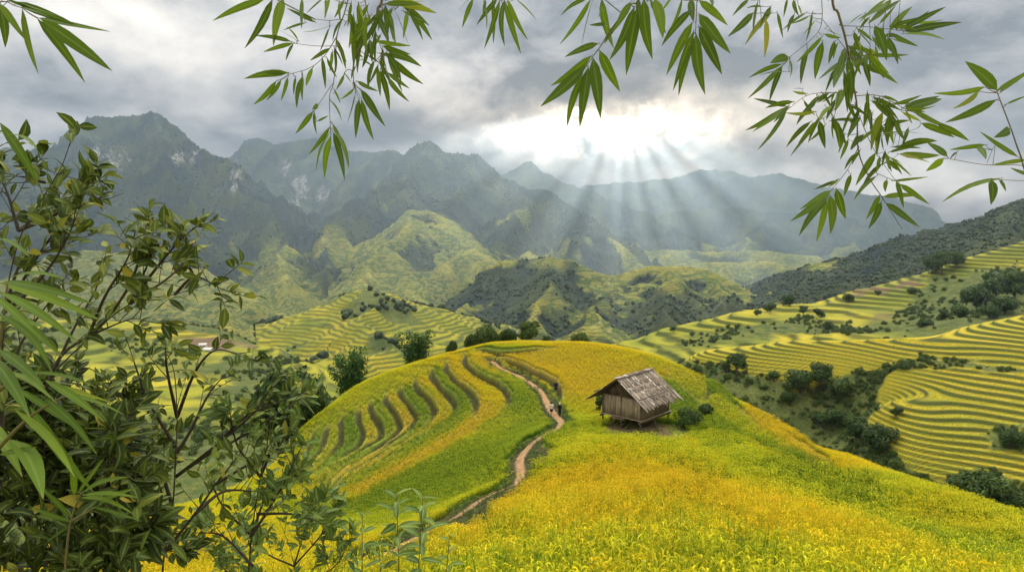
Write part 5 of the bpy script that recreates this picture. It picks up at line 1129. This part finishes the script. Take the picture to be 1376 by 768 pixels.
bamboo_branch("largest bamboo branch, drooping in the upper right with dozens of small leaves", (980, 0), 2.327, 2.3,
  [([(318,-40),(340,40),(365,130),(385,250),(400,340),(403,470),(440,560),(480,620),(540,716)], 5, .9),([(290,-30),(290,60),(270,110),(190,178)], 1.8, .8),([(350,80),(440,85),(545,97)], 1.6, .8),([(395,290),(300,290),(240,300),(180,345)], 1.6, .8),([(400,300),(470,300),(560,345),(690,395)], 1.8, .8),([(395,330),(430,420),(460,480),(520,565)], 1.6, .8),([(403,460),(370,530),(310,605)], 1.6, .8),([(455,540),(520,565),(560,560)], 1.2, .7),([(110,-30),(100,60)], 1.5, 1),([(385,250),(330,340),(270,385)], 1.2, .7),([(370,160),(330,110),(290,60)],1.4,.8),([(385,330),(460,380),(520,420),(590,400)],1.2,.7)],
  [(60,0,10,50),(75,40,-5,115),(90,0,75,105),(132,38,50,140),(115,60,110,180,1.1),(150,40,168,120,1.1),(182,-3,170,55,1.4),(200,0,217,50,1.4),(240,40,165,95),(260,40,240,130,1.2),(290,115,210,195),(292,130,268,248,1.3),(300,90,352,112,1.2),(100,20,55,25),(130,20,95,90),(250,50,190,75),
   (185,178,128,198,1.3),(165,200,62,243,.9),(162,208,58,308),(165,208,125,318,1.1),(188,185,190,243,1.6),(492,-3,408,70),(535,0,443,62),(425,40,375,75),(540,92,677,22),(550,100,727,70),(545,106,675,125),(500,98,573,20),(510,112,590,145,1.2),(455,80,492,190,1.4),(495,120,528,203,1.6),(440,172,560,172,.8),
   (430,200,527,262,1.2),(440,150,460,220,1.5),(420,200,440,270,1.5),(360,150,345,230,1.3),(370,180,382,320,1.2),(390,100,420,160,1.5),(400,90,450,130,1.4),(410,110,380,190,1.2),(350,170,310,240,1.2),(340,200,300,290),(420,180,390,250,1.2),(430,160,500,230,1.2),(330,130,310,200,1.3),
   (200,318,112,338,1.2),(175,338,50,408),(180,345,88,470),(240,292,198,285,1.3),(272,318,210,390,1.1),(255,380,178,460,1.1),(265,400,190,490,1.1),(282,378,300,465,1.6),(332,375,345,465,1.5),(300,330,332,375,1.5),(385,340,350,430),(372,435,347,498,1.2),(290,290,320,340,1.2),(330,290,290,320,1.1),(350,280,330,350,1.2),(280,300,230,350,1.1),(320,330,280,380,1.1),(370,320,400,380),(300,390,250,440),
   (450,305,537,345),(545,335,658,300,1.2),(570,342,690,400),(600,385,705,430),(650,388,750,440),(500,360,495,455,1.4),(520,380,550,440,1.3),(480,350,443,470,1.2),(432,310,420,400,1.4),(470,420,605,418),(510,460,600,463),(530,482,660,485),(465,330,540,395),(540,350,600,380,1.2),(560,400,540,460,1.3),(440,390,470,450,1.2),(455,320,500,370,1.2),(500,330,520,400,1.2),(480,300,530,320),
   (457,478,395,580,1.5),(460,550,390,625,1.1),(380,545,358,615,1.4),(395,480,360,530,1.1),(500,490,570,550),(470,490,460,540,1.4),(490,480,500,530,1.3),(500,500,540,545),(420,420,380,470),
   (335,565,265,592,1.1),(318,595,220,655),(310,605,190,692,1.1),(308,620,218,737,1.1),(305,625,272,755,1.1),(315,610,316,732,1.3),(335,590,364,685,1.5),(470,610,428,685,1.4),(475,630,435,715,1.3),(490,635,595,710,1.2),(480,615,590,612,1.1),(522,565,545,650,1.2),(532,575,625,638),(512,565,622,553,.8),(492,562,488,600,1.8),(340,560,310,585,1.1)], fill=800, fill_box=(180,-20,560,520))
bamboo_branch("sparse bamboo twig with one wide leaf entering from the right edge", (980, 0), 2.327, 1.7, [([(980,640),(912,490),(880,400),(838,290)], 2.4, 1.2)],
  [(838,282,737,192,2.0),(835,285,945,215,1.1),(845,292,940,228,1.3),(800,272,640,292,.8),(835,312,675,383,1.1),(780,285,700,340,.8),(868,325,930,300,.9),(876,402,827,430,1.5),(902,490,785,412,.8)])
bamboo_branch("thin bamboo twig with few leaves at the right edge above the forest hill", (980, 0), 2.327, 2.0, [([(990,540),(915,517),(800,515),(680,495)], 1.5, .8),([(830,455),(805,510)],.8,.7),([(990,560),(930,565),(800,560)], 1.5, .7)],
  [(682,490,617,445,1.4),(670,495,615,535,1.3),(800,453,690,468),(775,457,803,498,1.4),(712,475,690,497,1.8),(930,500,820,517,.9),(850,557,665,632,.7),(820,562,818,640,1.8),(845,560,865,598,1.8),(940,548,880,525,1.2)])
# ---- shrubs
def shrub(name, label, cat, stems, D, leaf_len, n_twig, tw_len, mat, wr=.42, per=6, r0=.010, tone0=.42, ground=True, up=.35, dj=.25, droop=.08, group=None, tipden=1.0, skip=.15):
    """stems: photo polylines from foot to tip; twigs with alternate leaves grow along them"""
    root = None; st = MB(); lf = MB(); a0 = None
    for si, pl in enumerate(stems):
        Ds = D + fr.uniform(-dj, dj); Q = smooth_line([(x, y) for x, y in pl], 6); Dv = Ds + np.linspace(0, fr.uniform(-.3, .3), len(Q))*dj/.25; P = np.array([pt(q[0], q[1], d) for q, d in zip(Q, Dv)])
        if a0 is None:
            f = P[0]; gz_ = float(near_H(f[0], f[1])[0]); a0 = np.array([f[0], f[1], gz_ if ground else f[2]])
        if ground and si == 0 or ground and pl[0] == stems[0][0]:
            k = np.linspace(0, 1, 4)[:-1, None]; ft = np.array([a0[0], a0[1], a0[2]-.1]); P = np.concatenate([ft + (P[0]-ft)*k, P]); 
        L = np.concatenate([[0], np.cumsum(np.linalg.norm(np.diff(P, axis=0), axis=1))]); rr_ = r0*np.interp(L/L[-1], [0, .6, 1], [1, .6, .18]); st.tube(P, rr_, 6)
        T = np.gradient(P, axis=0); T /= np.linalg.norm(T, axis=1)[:, None]
        nt_ = max(1, int(n_twig))
        for k in range(nt_+1):
            s = L[-1]*(skip + (1-skip)*(k/nt_)**.85) if k < nt_ else L[-1]; i = min(len(P)-1, int(np.searchsorted(L, s))); b = P[i]; ax = T[i]
            if b[2] > a0[2] - 1e9 and px_of(*b)[1] > 840: continue
            dv = ax*.7 + fr.normal(0, .55, 3) + np.array([0, 0, up]) if k < nt_ else ax; dv /= np.linalg.norm(dv)
            tl = tw_len*fr.uniform(.5, 1.2)*(1-.45*s/L[-1]) if k < nt_ else tw_len*.35
            tt = np.linspace(0, 1, 6); bend = fr.normal(0, .12, 3)*tl; TP = b + np.outer(tt*tl, dv) + np.outer(tt**2, bend); st.tube(TP, np.linspace(r0*.28, r0*.10, 6), 4)
            m = max(3, int(per*fr.uniform(.7, 1.3)*tipden))
            for j in range(m):
                f = .25 + .75*(j+1)/m; q = TP[0] + (dv*tl)*f + bend*f*f; side = np.cross(dv, fr.normal(0, 1, 3)); side /= np.linalg.norm(side)+1e-9; ld = dv*fr.uniform(.25, .9) + side*.9 + np.array([0, 0, fr.uniform(-.45, .3)]); ld /= np.linalg.norm(ld)
                Lf = leaf_len*fr.uniform(.55, 1.15); nn = np.array([0, -.35, 1.]) + fr.normal(0, .45, 3)
                leaf(lf, q, q + ld*Lf, wr*fr.uniform(.85, 1.15), fr, 4, np.clip(fr.normal(tone0, .2), 0, .88) if fr.uniform() > .02 else fr.uniform(.90, .98), nn, fr.uniform(-.02, 2*droop), .42, .22, fr.uniform(-.06, .06))
    root = empty(name, a0, 0, label, cat, group)
    for q, nm, m_ in ((st, "stem", M_TWIG), (lf, "foliage", mat)):
        o = q.build(nm, m_); o.data.transform(Matrix.Translation(-Vector(a0))); o.parent = root
    return root
shrub("leafy_shrub", "tallest dark leafy shrub at the left edge, reaching up over the mountain", "shrub",
  [[(-30,800),(0,600),(5,430),(25,325),(60,262),(82,225),(93,196)],[(5,420),(30,350),(70,335),(110,320)],[(25,310),(10,260),(-5,230)],[(5,420),(50,380),(85,330),(105,285)],[(25,310),(70,290),(110,262),(122,238)],[(0,600),(-10,450),(-10,330),(10,300)],[(60,245),(45,240),(40,230)],[(25,310),(80,270),(125,255)],[(5,420),(60,330),(95,290)],[(0,600),(20,480),(70,400),(90,370)]], 2.9, .085, 8, .24, M_SLEAF, .46, 6, .0075, .45)
shrub("leafy_shrub", "dark shrub with long bare branches reaching right to pale tipped leaves", "shrub",
  [[(40,800),(60,600),(62,520),(118,455),(175,408),(235,395),(290,378),(308,366)],[(118,455),(150,420),(178,375),(192,330),(198,300)],[(175,408),(210,360),(240,325),(258,308)],[(62,520),(100,440),(128,390),(140,350)],[(235,395),(262,372),(298,388)],[(62,520),(90,470),(170,430),(200,432)],[(175,408),(192,370),(205,340)],[(118,455),(140,400),(170,350),(180,318)],[(175,408),(230,370),(250,345)]], 3.1, .085, 7, .22, M_SLEAF, .42, 6, .008, .5, skip=.4)
shrub("sapling", "open sapling with thin dark crossing stems in front of the rice at lower left", "sapling",
  [[(216,820),(220,750),(232,680),(236,610),(238,560),(234,500),(222,470)],[(222,740),(262,690),(290,650),(320,612)],[(236,610),(255,580),(280,530),(305,500)],[(238,560),(225,500),(222,462)],[(236,640),(280,610),(318,590),(350,570),(395,540)],[(232,680),(205,600),(175,560),(150,520)],[(236,600),(200,540),(185,500),(175,470)],[(262,690),(300,660),(345,660)],[(238,560),(262,500),(290,470),(330,480)],[(236,640),(300,590),(345,550),(370,510)],[(280,610),(330,560),(400,530)],[(290,650),(340,620),(385,600)]], 3.8, .09, 5, .26, M_SLEAF, .40, 5, .011, .52, skip=.42)
shrub("leafy_shrub", "pale green leafy shrub right of the sapling, spreading over the low terraces", "shrub",
  [[(330,830),(338,720),(350,640),(360,590),(362,540)],[(338,720),(375,660),(400,610)],[(350,640),(320,600),(310,560)],[(338,720),(300,680),(280,640)],[(345,690),(390,690),(430,700)],[(350,640),(380,570),(395,545)],[(340,760),(300,720),(265,715)],[(338,720),(360,660),(385,640)]], 4.2, .11, 8, .30, M_PLEAF, .40, 7, .010, .5)
shrub("leafy_shrub", "low light green bush along the bottom left of the photo centre", "shrub",
  [[(400,850),(395,760),(380,710),(370,690)],[(395,760),(430,720),(450,690)],[(395,760),(355,740),(330,700)],[(400,790),(450,760),(470,725)],[(395,760),(410,710),(415,680)],[(380,800),(310,770),(280,740)],[(400,800),(350,770),(300,750)]], 4.6, .085, 12, .28, M_PLEAF, .34, 9, .007, .48, up=.5)
shrub("leafy_shrub", "deep shaded mass of dark leaves filling the lower left corner", "shrub",
  [[(60,860),(60,760),(50,680),(40,600)],[(60,760),(100,690),(120,620)],[(60,760),(20,690),(0,620)],[(60,780),(130,730),(165,660)],[(50,680),(80,620),(90,560)],[(60,800),(140,760),(190,720)],[(40,700),(0,650),(-20,560)],[(60,790),(10,750),(-20,700)],[(50,680),(60,600),(50,540)],[(100,700),(150,640),(150,590)],[(60,800),(110,770),(150,740)],[(60,760),(80,700),(70,640)],[(40,640),(20,570),(10,520)]], 3.3, .12, 19, .36, M_SLEAF, .36, 11, .010, .26)
shrub("leafy_shrub", "thicket of mid green leaves between the lower left mass and the sapling", "shrub",
  [[(150,860),(150,760),(140,680),(135,600),(140,540)],[(150,760),(180,690),(185,620)],[(140,680),(100,620),(95,560)],[(150,760),(190,740),(230,740)],[(140,640),(165,580),(170,530)],[(140,680),(120,560),(110,500)],[(150,720),(200,660),(205,600)]], 3.9, .11, 13, .32, M_SLEAF, .38, 9, .010, .40)
# bamboo grass: long arching leaves from the left edge
def cane(label, D, stems, leaves, name="bamboo_plant"):
    st = MB(); lf = MB(); a0 = pt(*stems[0][0], D); g_ = float(near_H(a0[0], a0[1])[0]); a0 = np.array([a0[0], a0[1], g_])
    for pl in stems:
        Q = smooth_line(pl, 6); P = np.array([pt(q[0], q[1], D) for q in Q])
        if pl is stems[0]: P = np.concatenate([[a0 - [0, 0, .1]], P])
        st.tube(P, np.linspace(.007, .0025, len(P)), 6)
    for L in leaves:
        dj = D + fr.normal(0, .06); B = pt(L[0], L[1], dj); T = pt(L[2], L[3], dj + fr.normal(-.05, .06)); leaf(lf, B, T, (L[4] if len(L) > 4 else 1)*.105, fr, 7, np.clip(fr.normal(.55, .14), 0, .88), -B/np.linalg.norm(B) + np.array([0, 0, .9]) + fr.normal(0, .25, 3), fr.uniform(.02, .10), .35, .2, fr.uniform(-.04, .04))
    root = empty(name, a0, 0, label, "bamboo")
    for q, nm, m_ in ((st, "stem", M_BSTEM), (lf, "foliage", M_BLEAF)): o = q.build(nm, m_); o.data.transform(Matrix.Translation(-Vector(a0))); o.parent = root
cane("bamboo plant with long arching leaves sweeping in from the left edge", 1.8, [[(-60,800),(-40,650),(-20,540),(0,460),(10,380)],[(-40,650),(0,600),(40,560),(90,530)],[(-20,540),(20,510),(70,500)]],
  [(0,380,135,430,1.),(5,378,130,410,.8),(0,392,105,460),(0,400,85,480),(-5,420,70,500),(10,375,90,375,.8),(60,510,140,566),(55,530,130,610,.9),(40,545,125,660,.85),(20,550,100,640,.8),(15,590,58,670,1.6),(70,515,150,540,.7),(0,470,60,520),(-10,480,40,560),(30,500,130,520,.7),(20,520,110,580,.8),(-10,430,60,440,.9),(0,320,40,345,.9),(-10,395,55,455),(-5,500,75,540,.8),(-20,560,30,640,1.2),(0,610,50,600),(90,530,165,556,.7),(0,165,52,248,1.1),(10,180,50,200,.6)])
cane("small bamboo shoot with a fan of narrow leaves low on the left", 2.7, [[(85,830),(88,760),(95,700),(110,660)],[(95,700),(130,680)]],
  [(110,662,175,640),(110,665,185,668),(108,668,180,690,.8),(105,662,140,615),(100,665,95,610),(120,680,190,700,.7),(95,700,40,680),(95,695,50,650),(95,705,60,730),(130,680,185,655)], "bamboo_shoot")
# young plants in front of the rice at the bottom centre
def seedling(label, px, py0, py1, D, n, L, lean=0.):
    st = MB(); lf = MB(); b = pt(px, py0, D); g_ = float(near_H(b[0], b[1])[0]); a0 = np.array([b[0], b[1], g_]); top = pt(px+lean, py1, D)
    P = a0 + np.outer(np.linspace(0, 1, 8), top-a0) + np.outer(np.sin(np.linspace(0, 3.14, 8)), [fr.normal(0, .03), fr.normal(0, .03), 0]); P[0, 2] -= .08; st.tube(P, np.linspace(.010, .004, 8), 6); H_ = top[2]-a0[2]
    for k in range(n):
        f = 1 - .42*min(1, 1.0/H_)*(k/n)**1.1*1.6; f = max(f, .25); q = a0 + (top-a0)*f; a = k*2.4 + fr.uniform(-.3, .3); s = L*fr.uniform(.7, 1.15)*(.55 + .5*min(1, k/5)); d = np.array([math.cos(a), math.sin(a), fr.uniform(.0, .55) - .25*k/n]); d /= np.linalg.norm(d)
        leaf(lf, q, q + d*s, .30*fr.uniform(.85, 1.1), fr, 6, np.clip(fr.normal(.55, .15), 0, .85), np.array([0, -.2, 1.]) + fr.normal(0, .25, 3), fr.uniform(.04, .14), .4, .22, fr.uniform(-.05, .05))
    root = empty("young_plant", a0, 0, label, "plant", "young plants at the bottom of the rice")
    for q, nm, m_ in ((st, "stem", M_BSTEM), (lf, "foliage", M_PLEAF)): o = q.build(nm, m_); o.data.transform(Matrix.Translation(-Vector(a0))); o.parent = root
seedling("tall young plant with paired pale leaves, upright at the bottom centre", 531, 800, 664, 6.0, 16, .26, 2)
seedling("leaning young plant right of the tall one at the bottom centre", 552, 800, 668, 5.6, 16, .25, 16)
seedling("slim young plant with narrow upright leaves left of the tall one", 493, 800, 690, 6.2, 10, .20, -6)
seedling("small young plant furthest right near the bottom edge", 596, 810, 718, 6.5, 10, .18, 8)
seedling("low young plant between the slim and tall ones at the bottom edge", 512, 810, 738, 5.8, 9, .17, -2)
